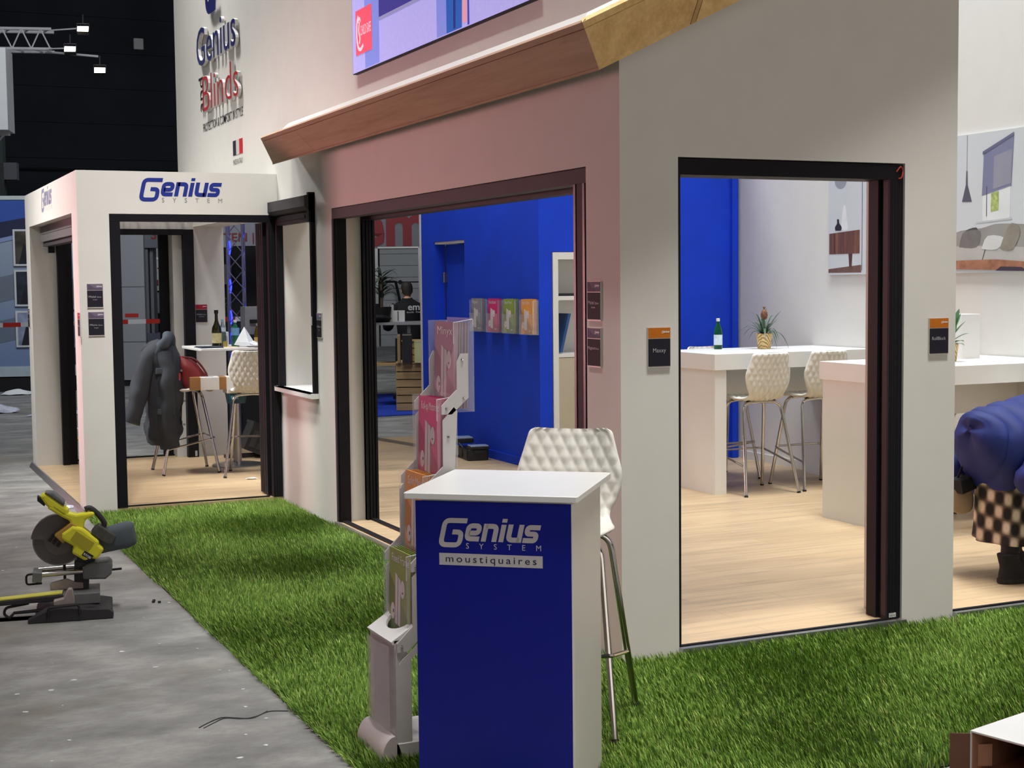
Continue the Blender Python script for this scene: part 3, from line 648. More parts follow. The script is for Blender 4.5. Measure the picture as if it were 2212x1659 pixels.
o = MB().obox((0, 0, .17), (.012, 0, .0), (0, .12, 0), (.042, 0, .165)).build('ring_binder', mat('binder_blue', (44, 84, 140), .5, var=.05)); tag(o, 'blue binder leaning inside the bookshelf', 'binder'); o.location = (2.62, 5.87, .99)

# ---------------------------------------------------------------- brochures
BG = {'grey': (150, 146, 154), 'pink': (214, 62, 124), 'green': (146, 166, 84), 'orange': (240, 166, 84), 'mauve': (164, 126, 152)}
def bmat(k): return mat('brochure_' + k, BG[k], .5, var=.08, scale=9, spec=.2)
PALE = mat('brochure_picture', (232, 222, 224), .7, var=.02, spec=.1); PAPER = mat('paper_edges', (222, 214, 204), .6, var=.05, scale=60)
def brochure(label, title, key, fit=.15, tilt=0.0, pal=None, group='brochures'):
    """A4 brochure: local x 0..-.21 along the wall (seen left to right), z up, front facing -x"""
    r = thing('brochure', label, 'brochure', (0, 0, 0), 0, group); d = mat('brochure_dark_' + key, tuple(int(c * .8) for c in BG[key]), .5, var=.08, spec=.2)
    cov = MB().box(-.0015, .0015, -.105, .105, 0, .297).build('cover', bmat(key), r)
    MB().poly([(-.0019, .105, .10), (-.0019, .105, .21), (-.0019, -.105, .05), (-.0019, -.105, .0), (-.0019, .03, .0)]).build('colour_sweep', d, cov)
    MB().text(title, (-.0024, .078, .252), -Y1, Z1, .040, fit=fit).build('title', INKW, cov)
    pc = MB().poly([(-.0024, p[0], p[1]) for p in ((.04, .035), (-.012, .03), (-.012, .195), (.04, .215))]).build('picture', PALE, cov)
    MB().poly([(-.0028, -.012 - .022 + .022 * math.cos(a), .165 + .032 * math.sin(a)) for a in [i * PI / 8 for i in range(16)]]).build('detail', PALE, pc)
    MB().poly([(-.0028, .062 + .02 * math.cos(a), .075 + .03 * math.sin(a)) for a in [i * PI / 8 for i in range(16)]]).build('detail', PALE, pc)
    MB().box(-.0030, -.0027, .012, .015, .03, .205).box(-.0031, -.0028, -.04, -.028, .15, .156).box(-.0031, -.0028, .05, .06, .07, .082).build('detail_lines', mat('print_dark_line', (72, 60, 70), .5), pc)
    MB().genius((-.0024, -.05, .022), -Y1, Z1, .04).build('wordmark', INKW, cov)
    return r
TITLES = {'grey': 'Magnum', 'pink': 'Roll-up Motorised', 'green': 'Fixed Frame', 'orange': 'Split Maxxy', 'mauve': 'Minyx'}
def lean(o, loc, deg, roll=0.0): o.location = loc; o.rotation_euler = (math.radians(roll), math.radians(deg), 0)
names = {'grey': 'grey', 'pink': 'pink', 'green': 'green', 'orange': 'orange'}
for k, yc, roll in (('grey', 6.935, 0), ('pink', 6.555, 0), ('green', 6.205, 1.5), ('orange', 5.838, 1.5)):
    h = thing('brochure_holder', f'clear wall holder with {k} brochures on the blue wall', 'brochure holder', (2.349, yc, 1.15), 0, 'clear holders on the blue wall')
    MB().box(-.004, -.001, -.13, .13, 0, .30).build('back_plate', ACRYL, h)
    MB().box(-.062, -.004, -.13, .13, 0, .004).build('floor_plate', ACRYL, h)
    MB().box(-.064, -.062, -.13, .13, 0, .17).box(-.062, -.004, -.13, -.127, .004, .29).box(-.062, -.004, .127, .13, .004, .29).build('front_plate', ACRYL, h)
    fr_ = brochure(f'front {k} brochure in its clear holder on the blue wall', TITLES[k], k, .15 if len(TITLES[k]) > 7 else .12, group='brochures on the blue wall')
    lean(fr_, (2.349 - .05, yc + .012, 1.1565), 1.0, -roll)
    for j in range(3):
        c = dup(fr_, label=f'{k} brochure stacked behind the front one in its wall holder'); lean(c, (2.349 - .044 + j * .012, yc - .016 + .003 * j, 1.1565), 1.0, 0)

# ---------------------------------------------------------------- promotional counter
CA = math.radians(-38.5)
pc = thing('promo_counter', 'small blue-fronted white counter standing on the turf in the foreground', 'counter', (-1.05, -1.185, 0), CA)
MB().rbox(-.272, .272, -.283, .283, .94, .96, .006, 2).build('top_plate', mat('counter_top', (238, 238, 236), .3, var=.01), pc)
MB().rbox(-.235, .247, -.248, .248, FL + .005, .94, .03, 4).build('body', mat('counter_side', (226, 223, 216), .4, var=.02), pc)
fp = MB().box(-.243, .246, -.2535, -.2485, FL + .005, .932).build('front_panel', NAVY, pc)
LGC = mat('counter_lettering', (206, 202, 206), .45, var=.02)
def onf(x, z): return V((x, -.2545, z))
MB().genius(onf(-.168, .811), X1, Z1, .322).build('wordmark', LGC, fp)
k = .322 / 1545
MB().text('SYSTEM', onf(-.168 + 412 * k, .811 - 112 * k), X1, Z1, 118 * k, fit=1130 * k, space=3.6).build('small_letters', LGC, fp)
st_ = MB().poly([onf(-.168, .735), onf(.158, .735), onf(.158, .772), onf(-.168, .772)]).build('pale_strip', LGC, fp)
MB().text('moustiquaires', onf(-.147, .745) + V((0, -.0006, 0)), X1, Z1, .031, fit=.286, space=1.35).build('strip_lettering', mat('navy_ink', (20, 22, 66), .5), st_)

# ---------------------------------------------------------------- bar stools with quilted shells
def shell(nu=56, nv=96):
    prof = catmull([(0, .215, .690), (0, .19, .712), (0, .10, .712), (0, -.02, .703), (0, -.115, .707), (0, -.165, .740), (0, -.19, .805), (0, -.207, .885), (0, -.226, .975), (0, -.243, 1.052)], 8)
    half = catmull([(.13, 0, 0), (.185, 0, 0), (.20, 0, 0), (.197, 0, 0), (.172, 0, 0), (.158, 0, 0), (.187, 0, 0), (.201, 0, 0), (.178, 0, 0), (.157, 0, 0)], 8)
    L = [0]
    for i in range(1, len(prof)): L.append(L[-1] + (prof[i] - prof[i - 1]).length)
    def smp(arr, s):
        for i in range(1, len(L)):
            if s <= L[i] or i == len(L) - 1:
                u = (s - L[i - 1]) / (L[i] - L[i - 1]); return arr[i - 1].lerp(arr[i], u)
    front = []; back = []
    for j in range(nv + 1):
        s = L[-1] * j / nv; p = smp(prof, s); h = smp(half, s).x; tq = min(1, (L[-1] - s) / .022); h -= .020 * (1 - math.sqrt(max(0, 1 - (1 - tq) ** 2))); q = smp(prof, min(L[-1], s + .004)) - smp(prof, max(0, s - .004)); q.normalize()
        nrm = V((0, q.z, -q.y)); nrm = -nrm if nrm.z < -.2 else nrm
        if nrm.y < 0 and abs(nrm.z) < .5: nrm = -nrm
        if nrm.z < 0 and nrm.y < .3: nrm = -nrm
        rf = []; rb = []; bk = max(0, min(1, (p.z - .735) / .15))
        for i in range(nu + 1):
            u = 2 * i / nu - 1; x = u * h
            cup = .035 * bk * u * u + .012 * (1 - bk) * u * u
            a = (x / .046 + s / .088) % 1; b = (x / .046 - s / .088) % 1
            da = min(a, 1 - a); db = min(b, 1 - b); edge = min(da, db)
            d = .0085 * min(1, edge / .46) ** .62 * min(1, (1 - abs(u)) / .08)
            pt = V((x, p.y, p.z)) + nrm * cup
            tk = .005 * min(1, (1 - abs(u)) / .05) + .0016
            rf.append(pt + nrm * (d + tk)); rb.append(pt - nrm * (d + tk))
        front.append(rf); back.append(rb)
    return front, back
def make_stool(label, group):
    t = thing('bar_stool', label, 'bar stool', (0, 0, 0), 0, group)
    fr, bk = shell(); mb = MB(); rings = [a + list(reversed(b)) for a, b in zip(fr, bk)]
    mb.loft(rings, caps=True); mb.build('shell', PLAST, t, smooth=True, angle=75)
    r = .0125
    for sx in (-1, 1):
        MB().tube(fillet([(sx * .238, .238, .0), (sx * .168, .115, .683), (sx * .02, .105, .693), (0, .105, .693)], .06, 6), r, 10).build('leg', CHROME, t, smooth=True)
        MB().tube(fillet([(sx * .238, -.238, .0), (sx * .165, -.095, .677), (sx * .02, -.085, .687), (0, -.085, .687)], .06, 6), r, 10).build('leg', CHROME, t, smooth=True)
    fz, rz = .30, .215
    def on(sx, sy, z): k = z / .683; return V((sx * (.238 - .07 * k), sy * (.238 - .125 * k), z))
    fp_ = [on(-1, -1, rz), on(-1, 1, fz) + V((-.012, .03, 0)), on(1, 1, fz) + V((.012, .03, 0)), on(1, -1, rz)]
    MB().tube(fillet(fp_, .05, 5), .008, 8).build('footrest', CHROME, t, smooth=True)
    sp = MB().box(-.13, .13, -.09, -.075, .693, .705).box(-.13, .13, .10, .115, .693, .705)
    for x in (-.12, .12):
        for y in (-.08, .108): sp.cyl((x, y, .681), (x, y, .697), .009, n=10)
    sp.build('spacer', RUB, t)
    for sx in (-1, 1):
        for sy in (-1, 1): MB().cyl((sx * .238, sy * .238, 0), (sx * .2365, sy * .2345, .012), .0145, n=10).build('foot_cap', RUB, t)
    return t
GS = 'white quilted bar stools'
stool = make_stool('white quilted bar stool on the turf behind the blue promotional counter', GS)
stool.location = (-.622, -.67, -.012); stool.rotation_euler = (0, 0, math.radians(142))
dup(stool, (3.245, 3.83, 0), 0.02, 'white bar stool nearest the left end of the rear high table, seen from behind')
dup(stool, (3.805, 3.86, 0), -.03, 'white bar stool seen from behind, half hidden by the near high table corner')
dup(stool, (3.43, 4.62, 0), PI + .04, 'white bar stool on the far side of the rear high table behind the basket plant')
dup(stool, (4.06, 2.50, 0), PI - .05, 'white bar stool pushed under the far side of the near high table')
dup(stool, (3.70, 1.40, 0), math.radians(96), 'bar stool at the near high table, mostly hidden behind the bending person')
dup(stool, (-.34, 7.175, 0), -PI / 2, 'white bar stool in the cabin with the dark jacket over its back')
dup(stool, (.155, 6.70, 0), math.radians(-19), 'white bar stool at the right of the cabin opening, seen from behind')
s5 = dup(stool, (3.06, 5.02, 0), PI + .03, 'stool behind the rear high table, only its backrest top showing left of the bottle')

# ---------------------------------------------------------------- brochure tower
bt = thing('brochure_stand', 'grey zigzag brochure tower with five clear pockets left of the counter', 'brochure stand', (-1.32, -.665, 0))
SILV = mat('silver_paint', (206, 203, 202), .5, .1, var=.03, spec=.3); HW_ = .125
FX = [0.0, .055, .12, .175, .24]; FT = [.40, .672, .942, .1995 + 1.005, 1.467]                 # front offset and rim height of each tier
MB().rbox(-.015, .27, -.135, .135, FL + .012, .035, .02, 3).build('base_plate', SILV, bt, bevel=.004)
nose = MB(); nose.loft([[(-.0 - .05 * math.cos(a), y, FL + .012 + .085 * max(0, math.sin(a))) for a in [i * PI / 2 / 8 for i in range(9)]] + [(0.03, y, FL + .012)] for y in (-.135, -.12, 0, .12, .135)], caps=True)
nose.build('rounded_foot', mat('foot_grey', (200, 190, 190), .6, var=.03, spec=.2), bt, smooth=True)
lo = MB(); lo.box(.004, .05, -HW_, HW_, .02, .385); lo.build('lower_column', SILV, bt)
MB().prism([(-.001, -.125), (.095, -.125), (.095, -.085)] + [(.095 - .055 * math.sin(a), -.085 * math.cos(a)) for a in [i * PI / 10 for i in range(1, 10)]] + [(.095, .085), (.095, .125), (-.001, .125)], (0, 0, .372), V((.85, 0, .53)), Y1, V((-.006, 0, .01))).build('top_cover', mat('stand_white', (228, 226, 226), .35, var=.02), bt)
pk = MB(); pk.loft([[(-.012 - .012 * math.sin(PI * i / 12), -.115 + .23 * i / 12, z) for i in range(13)] for z in (.07, .1, .35, .366)], closed=False)
pk.build('empty_pocket', mat('frosted_acrylic', (214, 204, 212), .18, var=.02, alpha=.55), bt, smooth=True)
for sy in (-1, 1):
    y0, y1 = (sy * (HW_ + .001), sy * (HW_ + .007)); y0, y1 = min(y0, y1), max(y0, y1)
    MB().prism([(.006, FL + .02), (.062, FL + .02), (.062, .315), (.118, .365), (.118, .395), (.062, .345), (.03, .318), (.018, .30), (.006, .36)], (0, y0, 0), X1, Z1, Y1 * (y1 - y0)).build('side_column', SILV, bt)
    for i in range(4):
        xa = FX[i + 1]; zb, zt = FT[i], FT[i + 1]; b0 = FX[i]
        arm = [(b0 + .012, zb - .055), (b0 + .012, zb - .025), (b0 + .07, zb + .03), (b0 + .07, zt - .14 if i == 3 else zt - .06), (b0 + .085, zt - .11 if i == 3 else zt - .045), (b0 + .112, zt - .11 if i == 3 else zt - .02), (b0 + .112, zb + .0), (b0 + .05, zb - .055)]
        if i < 3: arm[3] = (b0 + .07, zt - .075); arm[4] = (b0 + .112, zt - .03); arm[5] = (b0 + .125, zt - .045)
        m_ = MB().prism(arm, (0, y0, 0), X1, Z1, Y1 * (y1 - y0)).build('side_arm', SILV, bt)
        rv = MB()
        for px_, pz_ in ((b0 + .03, zb - .035), (b0 + .095, zb - .0), (b0 + .09, (zb + zt) / 2)): rv.cyl((px_, y0 - .001 if sy < 0 else y1 + .001, pz_), (px_, (y0 - .005) if sy < 0 else (y1 + .005), pz_), .0055, .003, 10)
        rv.build('rivet', CHROME, m_)
for i in range(1, 5):
    xa, zb, zt = FX[i], FT[i - 1] - .05, FT[i]
    p_ = MB(); p_.box(xa + .072, xa + .0745, -.118, .118, zb, zt + .01); p_.box(xa, xa + .0745, -.120, -.1175, zb, zt); p_.box(xa, xa + .0745, .1175, .120, zb, zt)
    n_ = 14; rows = []
    for z in (zb, zt): rows.append([(xa + .002 - .006 * math.sin(PI * j / n_), -.1175 + .235 * j / n_, (z if z == zb else zb + .085 + (.155 * (abs(2 * j / n_ - 1) ** 1.6)))) for j in range(n_ + 1)])
    p_.grid(rows); p_.build('clear_pocket', ACRYL, bt)
    MB().tube([(xa - .001, -.119, zb + .235), (xa - .001, -.119, zt - .004), (xa + .07, -.119, zt + .006)], .0015, 5).build('pocket_rim', mat('acrylic_rim', (226, 226, 232), .15, var=.02), bt)
tiers = [(1, 'green', 'green', 'second'), (2, 'orange', 'orange', 'third'), (3, 'pink', 'pink', 'fourth'), (4, 'mauve', 'mauve', 'top')]
for i, kc, kl, pos in tiers:
    zb = FT[i] - .300
    f_ = brochure(f'front {kl} brochure in the {pos} pocket of the brochure tower', TITLES[kc], kc, .17 if len(TITLES[kc]) > 9 else .14, group='brochures in the tower')
    f_.location = (-1.32 + FX[i] + .014, -.665, zb); f_.rotation_euler = (0, math.radians(1.5), 0)
    for j in range(4):
        b_ = dup(f_, label=f'{kl} brochure stacked behind the front one in the {pos} tower pocket'); b_.location = (-1.32 + FX[i] + .022 + .011 * j, -.665 + .004 * (j % 2), zb - .002)

# ---------------------------------------------------------------- high tables
def high_table(label, loc, x1, depth):
    t = thing('high_table', label, 'high table', loc, 0, 'white high meeting tables')
    top = MB().box(0, x1, 0, depth, .93, 1.05).build('table_top', LAM, t, bevel=.002)
    MB().box(.015, .115, .02, depth - .02, 0, .93).build('leg_panel', LAM, t)
    MB().box(x1 - .10, x1, .02, depth - .02, 0, .93).build('leg_panel', LAM, t)
    MB().box(.115, x1 - .1, depth / 2 - .015, depth / 2 + .015, .70, .93).build('apron', LAM, t); return t
high_table('rear white high table against the poster wall, carrying the green bottle and basket plant', (2.862, 3.78, 0), 1.46, .80)
high_table('near white high table at the right edge, behind the bending person', (2.94, 1.69, 0), 1.38, .92)
bar = thing('bar_table', 'square white bar table on a steel pole in the cabin opening', 'bar table', (.165, 7.50, 0))
MB().rbox(-.37, .37, -.40, .36, 1.032, 1.056, .01, 2).build('table_top', LAM, bar)
MB().cyl((0, -.12, .02), (0, -.12, 1.03), .038, n=24).build('pole', STEEL, bar, smooth=True)
MB().lathe([(.001, 0), (.225, 0), (.225, .008), (.21, .014), (.06, .02), (.04, .032), (.001, .032)], (0, -.12, 0), 40).build('base_disc', STEEL, bar, smooth=True)

# ---------------------------------------------------------------- small things on the tables
GLG = mat('green_bottle_glass', (16, 120, 72), .08, var=.02, trans=.75, ior=1.33); GLD = mat('dark_bottle_glass', (36, 34, 16), .08, var=.03); GLC = mat('clear_plastic_bottle', (190, 214, 226), .1, var=.02, trans=.8, ior=1.2)
def bottle(label, loc, h, r, glass, capm, lab=None, labc=(206, 224, 236), prof=None, cat='bottle'):
    t = thing('bottle', label, cat, loc); P = prof or [(.9, 0), (1, .02), (1, .48), (.96, .56), (.62, .74), (.38, .83), (.34, .90), (.34, .93)]
    MB().lathe([(.001, 0)] + [(r * a, h * b) for a, b in P] + [(.001, h * P[-1][1])], n=24).build('bottle_body', glass, t, smooth=True)
    MB().lathe([(.001, h * .9), (r * .42, h * .9), (r * .43, h), (.001, h)], n=18).build('cap', capm, t, smooth=True)
    if lab: MB().lathe([(r * 1.012, h * lab[0]), (r * 1.012, h * lab[1])], n=24, caps=False).build('paper_label', mat('label_%d_%d_%d' % labc, labc, .5, var=.16, scale=50), t, smooth=True)
    return t
WCAP = mat('white_cap', (236, 236, 236), .4)
bottle('green water bottle with white cap and pale label on the rear high table', (3.325, 4.46, 1.05), .245, .034, GLG, WCAP, (.14, .47))
bottle('dark wine bottle with cream label on the cabin bar table', (.0, 7.36, 1.056), .325, .043, GLD, mat('black_foil', (22, 22, 20), .3), (.11, .38), (206, 196, 150), [(.92, 0), (1, .02), (1, .42), (.92, .52), (.5, .64), (.34, .72), (.30, .9), (.30, .95)])
bottle('small clear water bottle beside the dark wine bottle on the bar table', (.09, 7.52, 1.056), .24, .030, GLC, mat('pale_blue_cap', (150, 186, 206), .4), (.55, .7), (210, 220, 226))
bottle('green-based water bottle with blue label behind the paper cone on the bar table', (.175, 7.40, 1.056), .235, .036, mat('teal_bottle_glass', (70, 150, 120), .1, var=.03, trans=.6, ior=1.3), WCAP, (.42, .70), (110, 160, 206))
bottle('amber bottle at the right edge of the cabin bar table', (.355, 7.33, 1.056), .20, .028, mat('amber_glass', (120, 88, 30), .1, var=.05, trans=.4), mat('grey_cap', (170, 170, 172), .4), (.1, .4), (220, 190, 110))
cup = thing('paper_cup', 'white paper carton standing between the bottles on the bar table', 'carton', (.115, 7.57, 1.056)); MB().rbox(-.035, .035, -.035, .035, 0, .125, .006, 2).build('carton_body', PLAST, cup)
MB().box(-.02, .02, -.0355, -.035, .05, .09).build('print', mat('carton_print', (150, 154, 160), .5, var=.2, scale=90), cup)
gl = thing('drinking_glass', 'small glass with yellow drink beside the wine bottle', 'glass', (.062, 7.32, 1.056)); MB().lathe([(.001, 0), (.018, 0), (.02, .05), (.0185, .05), (.017, .004), (.001, .004)], n=16).build('glass_body', mat('yellow_glass', (220, 196, 110), .1, trans=.5, var=.05), gl, smooth=True)
cn = MB().loft([[(.0, 0, .175), (.002, .001, .175), (.003, 0, .174)], [(-.085, -.03, .045), (.02, -.07, .04), (.085, .02, .05)], [(-.10, -.03, .02), (.04, -.085, .0), (.15, .0, .02)]], caps=False).add([(.02, -.07, .04), (.16, -.05, -.0), (.19, -.09, .002), (.06, -.085, .02)], [(0, 1, 2, 3)])
o = cn.build('paper_cone', mat('white_paper', (232, 234, 238), .6, var=.04, scale=14)); tag(o, 'crumpled white paper cone on the cabin bar table', 'paper'); o.location = (.215, 7.24, 1.0575)
o = MB().box(0, .2, 0, .28, 0, .006).box(.01, .2, .02, .27, .006, .012).build('magazine', mat('magazine_dark', (60, 66, 84), .4, var=.3, scale=12)); tag(o, 'dark magazine lying at the left edge of the bar table', 'magazine'); o.location = (-.19, 7.14, 1.056)
o = MB().prism(sm([(0, 0), (.2, -.03), (.22, .1), (.06, .14)], 3), (0, 0, 0), X1, Y1, Z1 * .003).build('paper_napkin', mat('yellow_paper', (226, 206, 150), .6, var=.08)); tag(o, 'yellowish paper napkin under the wine bottle', 'napkin'); o.location = (-.06, 7.22, 1.0565); o.location.z = 1.0562
o = MB().lathe([(.001, 0), (.06, 0), (.09, .012), (.087, .013), (.06, .003), (.001, .003)], n=24).build('paper_plate', PLAST, smooth=True); tag(o, 'white paper plate under the tip of the paper cone', 'plate'); o.location = (.30, 7.185, 1.056)
tag(MB().rbox(0, .16, 0, .22, 0, .30, .004, 2).build('white_carton', LAM), 'tall white carton at the right end of the near high table', 'box').location = (3.86, 2.28, 1.05)

def pot(t, r, h):
    m = MATS.get('woven_basket')
    if not m:
        m, n = new_mat('woven_basket'); w1 = n.n('ShaderNodeTexWave', wave_type='BANDS', bands_direction='DIAGONAL'); w1.inputs['Scale'].default_value = 26; w1.inputs['Distortion'].default_value = 5; w1.inputs['Detail'].default_value = 1
        n.l(n.coords('obj'), w1.inputs['Vector']); n.l(n.ramp(w1.outputs['Fac'], [(.1, lin((150, 112, 58))), (.4, lin((216, 182, 118))), (.9, lin((232, 204, 146)))]), n.p.inputs['Base Color']); n.bump(w1.outputs['Fac'], .5, .01)
    MB().lathe([(.001, 0), (r * .72, 0), (r * .78, .006), (r * .97, h * .9), (r, h * .93), (r, h), (r * .9, h), (r * .86, h * .85), (.001, h * .85)], n=28).build('basket_pot', m, t, smooth=True)
def leaf(mb, base, d, ln, w, up, droop, n=9, fold=.25):
    """arching strap leaf; d horizontal direction, up initial rise, droop end fall"""
    d = V(d).normalized(); sd = V((-d.y, d.x, 0)); rows = []
    for i in range(n + 1):
        u = i / n; c = V(base) + d * (ln * (u * .9)) + Z1 * (up * u * 1.0 - droop * u * u * u)
        ww = w * (math.sin(PI * min(1, .12 + u * .88)) ** .7) if u < 1 else 0
        rows.append([c + sd * ww, c - Z1 * ww * fold, c - sd * ww])
    return mb.grid(rows)
LEAFM = mat('strap_leaf', (66, 92, 70), .45, var=.25, scale=14)
pp = thing('potted_pineapple', 'pineapple plant in a woven basket pot on the rear high table', 'potted plant', (3.652, 4.30, 1.05)); pot(pp, .066, .122)
R = random.Random(11); lf = MB()
for i in range(26):
    a = i * 2.4 + R.uniform(-.2, .2); k = i / 26
    leaf(lf, (0, 0, .10), (math.cos(a), math.sin(a), 0), R.uniform(.17, .30) * (1.08 - .5 * k), R.uniform(.007, .011), .10 + .16 * k + R.uniform(0, .05), (.30 - .22 * k) * R.uniform(.5, 1.05), 10)
lf.build('leaves', LEAFM, pp, smooth=True)
MB().tube([(0, 0, .1), (.0, 0, .24)], .006, 8).build('stem', mat('plant_stem', (96, 120, 70), .5, var=.1), pp)
fr_ = MB(); fr_.lathe([(.001, .23), (.018, .235), (.025, .26), (.022, .29), (.012, .31), (.001, .315)], n=14)
for i in range(40):
    a = i * 2.4; z = .237 + .07 * i / 40; rr = .025 * math.sin(PI * (.22 + .66 * i / 40)); fr_.ell((rr * math.cos(a), rr * math.sin(a), z), (.005, .005, .006), 6, 4)
for i in range(7): leaf(fr_, (0, 0, .31), (math.cos(i * .9), math.sin(i * .9), 0), .02, .004, .03, .004, 4)
fr_.build('fruit', mat('young_pineapple', (128, 88, 62), .6, var=.35, scale=60), pp, smooth=True)
LG2 = mat('broad_leaf', (58, 110, 58), .35, var=.25, scale=10)
pl = thing('potted_plant', 'broad-leaved plant in a woven basket pot on the near high table', 'potted plant', (3.60, 2.10, 1.05)); pot(pl, .058, .115); lf = MB(); R = random.Random(5)
for i in range(17):
    a = i * 2.4; k = i / 17
    leaf(lf, (.012 * math.cos(a), .012 * math.sin(a), .10 + .10 * k), (math.cos(a), math.sin(a), 0), R.uniform(.09, .13) * (1.1 - .35 * k), R.uniform(.016, .024), .05 + .13 * k, .05 * (1 - k), 8, .3)
lf.build('leaves', LG2, pl, smooth=True); MB().tube([(0, 0, .09), (0.003, 0, .22)], .006, 8).build('stem', mat('plant_stem', (96, 120, 70), .5, var=.1), pl)

# ---------------------------------------------------------------- things in the cabin
def crumple(ob, amp, freq, seed=0):
    for v in ob.data.vertices:
        p = v.co * freq + V((seed, seed * 1.7, 0)); v.co += V((mnoise.noise(p), mnoise.noise(p + V((31, 0, 0))), mnoise.noise(p + V((0, 47, 0))))) * amp
    ob.data.update(); return ob
def ering(c, rx, ry, n=28, rot=0.0, sq=1.0):
    out = []
    for i in range(n):
        a = 2 * PI * i / n; x = math.copysign(abs(math.cos(a)) ** sq, math.cos(a)) * rx; y = math.copysign(abs(math.sin(a)) ** sq, math.sin(a)) * ry
        out.append((c[0] + x * math.cos(rot) - y * math.sin(rot), c[1] + x * math.sin(rot) + y * math.cos(rot), c[2]))
    return out
def hloft(mb, keys, n=28, sub=5, sq=.9, caps=True, pleat=0.0, pk=9):
    """horizontal elliptical rings through keys (cx, cy, z, rx, ry), smoothly interpolated"""
    A = catmull([V((k[0], k[1], k[2])) for k in keys], sub); B = catmull([V((k[3], k[4], 0)) for k in keys], sub); rings = []
    for i, (p, r) in enumerate(zip(A, B)):
        g = ering(p, r.x, r.y, n, 0, sq)
        if pleat:
            w = pleat * i / len(A); g = [(p.x + (q[0] - p.x) * (1 + w * math.sin(pk * 2 * PI * j / n)), p.y + (q[1] - p.y) * (1 + w * math.sin(pk * 2 * PI * j / n)), q[2]) for j, q in enumerate(g)]
        rings.append(g)
    return mb.loft(rings, caps=caps)
JK = mat('charcoal_jacket', (50, 54, 62), .8, var=.14, scale=5, bump=.2, bscale=60); JK2 = mat('charcoal_jacket_collar', (66, 73, 82), .8, var=.12, scale=6)
jk = thing('jacket', 'dark charcoal jacket hung over the bar stool in the cabin', 'jacket', (-.52, 7.16, 0))
mb = MB(); hloft(mb, sub=9, keys=[(-.01, 0, .265, .12, .16), (-.01, 0, .29, .14, .18), (.0, 0, .5, .155, .20), (.0, 0, .75, .16, .21), (-.005, 0, .9, .155, .22), (-.02, 0, 1.02, .135, .215), (-.02, 0, 1.09, .105, .19), (-.01, 0, 1.135, .05, .11)], n=48)
crumple(crumple(mb.build('jacket_body', JK, jk, smooth=True), .034, 7, 3), .010, 24, 9)
mb = MB(); mb.tube(catmull([(-.06, -.10, 1.06), (-.15, -.13, .98), (-.20, -.14, .82), (-.255, -.15, .62), (-.30, -.15, .455)], 7), [.082 - .0005 * i for i in range(29)], 16); crumple(mb.build('sleeve', JK, jk, smooth=True), .024, 9, 5)
mb = MB(); mb.tube(catmull([(-.03, -.14, 1.03), (.0, -.17, .88), (.0, -.165, .62), (-.0, -.16, .42), (.02, -.15, .235)], 7), [.082] * 29, 16); crumple(mb.build('sleeve', JK, jk, smooth=True), .022, 9, 8)
mb = MB(); mb.tube(catmull([(-.06, -.14, 1.08), (.0, -.17, 1.13), (.05, -.05, 1.16), (.085, .0, 1.05), (.12, -.05, .98)], 6), [.035, .04, .045, .05, .05, .05, .05, .05, .05, .05, .05, .05, .05, .05, .05, .05, .048, .046, .044, .042, .04, .036, .03, .02, .012], 14); crumple(mb.build('hood', JK2, jk, smooth=True), .02, 11, 2)
MB().tube([(.118, -.12, .95), (.135, -.12, .7), (.12, -.11, .35)], .006, 6).build('zip', mat('jacket_zip', (36, 38, 44), .5), jk)
for x0_, y0_, w_, z0_ in ((-.09, -.222, .14, .52), (-.10, -.226, .12, .86)): crumple(MB().box(x0_, x0_ + w_, y0_, y0_ + .03, z0_, z0_ + .05).build('pocket_flap', JK2, jk, bevel=.004), .006, 20)
for z, xx in ((.88, .13), (.62, .152), (.42, .145)): MB().cyl((xx, -.135, z), (xx, -.15, z), .009, n=10).build('button', mat('snap_button', (150, 150, 154), .3, .8), jk)
MB().box(.10, .112, -.192, -.186, .80, .86).build('red_tab', mat('red_cord', (190, 50, 40), .5), jk)
bp = thing('backpack', 'dark red backpack on the stool seat beside the hanging jacket', 'backpack', (-.30, 7.11, .720))
mb = MB(); hloft(mb, [(.03, 0, .0, .10, .09), (.04, 0, .03, .125, .11), (.02, 0, .10, .125, .11), (-.02, 0, .19, .10, .10), (-.05, 0, .25, .06, .07), (-.06, 0, .275, .015, .02)], 24)
crumple(mb.build('bag_body', mat('red_bag', (124, 38, 40), .6, var=.15, scale=12, bump=.1), bp, smooth=True), .012, 12, 1)
MB().tube(catmull([(-.06, -.03, .27), (.03, -.09, .25), (.12, -.10, .13), (.13, -.09, .03)], 5), .009, 6).build('strap', mat('red_strap', (96, 28, 32), .6), bp); MB().rbox(.075, .11, -.125, -.115, .07, .11, .008).build('patch', mat('bag_patch', (90, 62, 58), .5), bp)
cb = thing('cardboard_carton', 'long white carton with brown tape lying on a cabin stool seat', 'box', (-.35, 6.86, .7185), math.radians(-8))
MB().box(0, .47, 0, .2, 0, .105).build('carton_body', mat('carton_white', (224, 220, 216), .6, var=.03), cb); TAPE = mat('brown_tape', (150, 106, 62), .4, var=.1)
MB().box(-.0006, .085, -.0006, .2006, -.0004, .1056).build('tape', TAPE, cb); MB().box(.24, .30, -.0006, .2006, -.0004, .1056).build('tape', TAPE, cb); MB().box(.13, .2, .06, .14, .1056, .1062).build('print', mat('carton_print', (150, 154, 160), .5, var=.2, scale=90), cb)
tb = thing('plastic_bin', 'teal plastic bin hanging under the white carton by the right cabin stool', 'bin', (-.04, 6.80, .595))
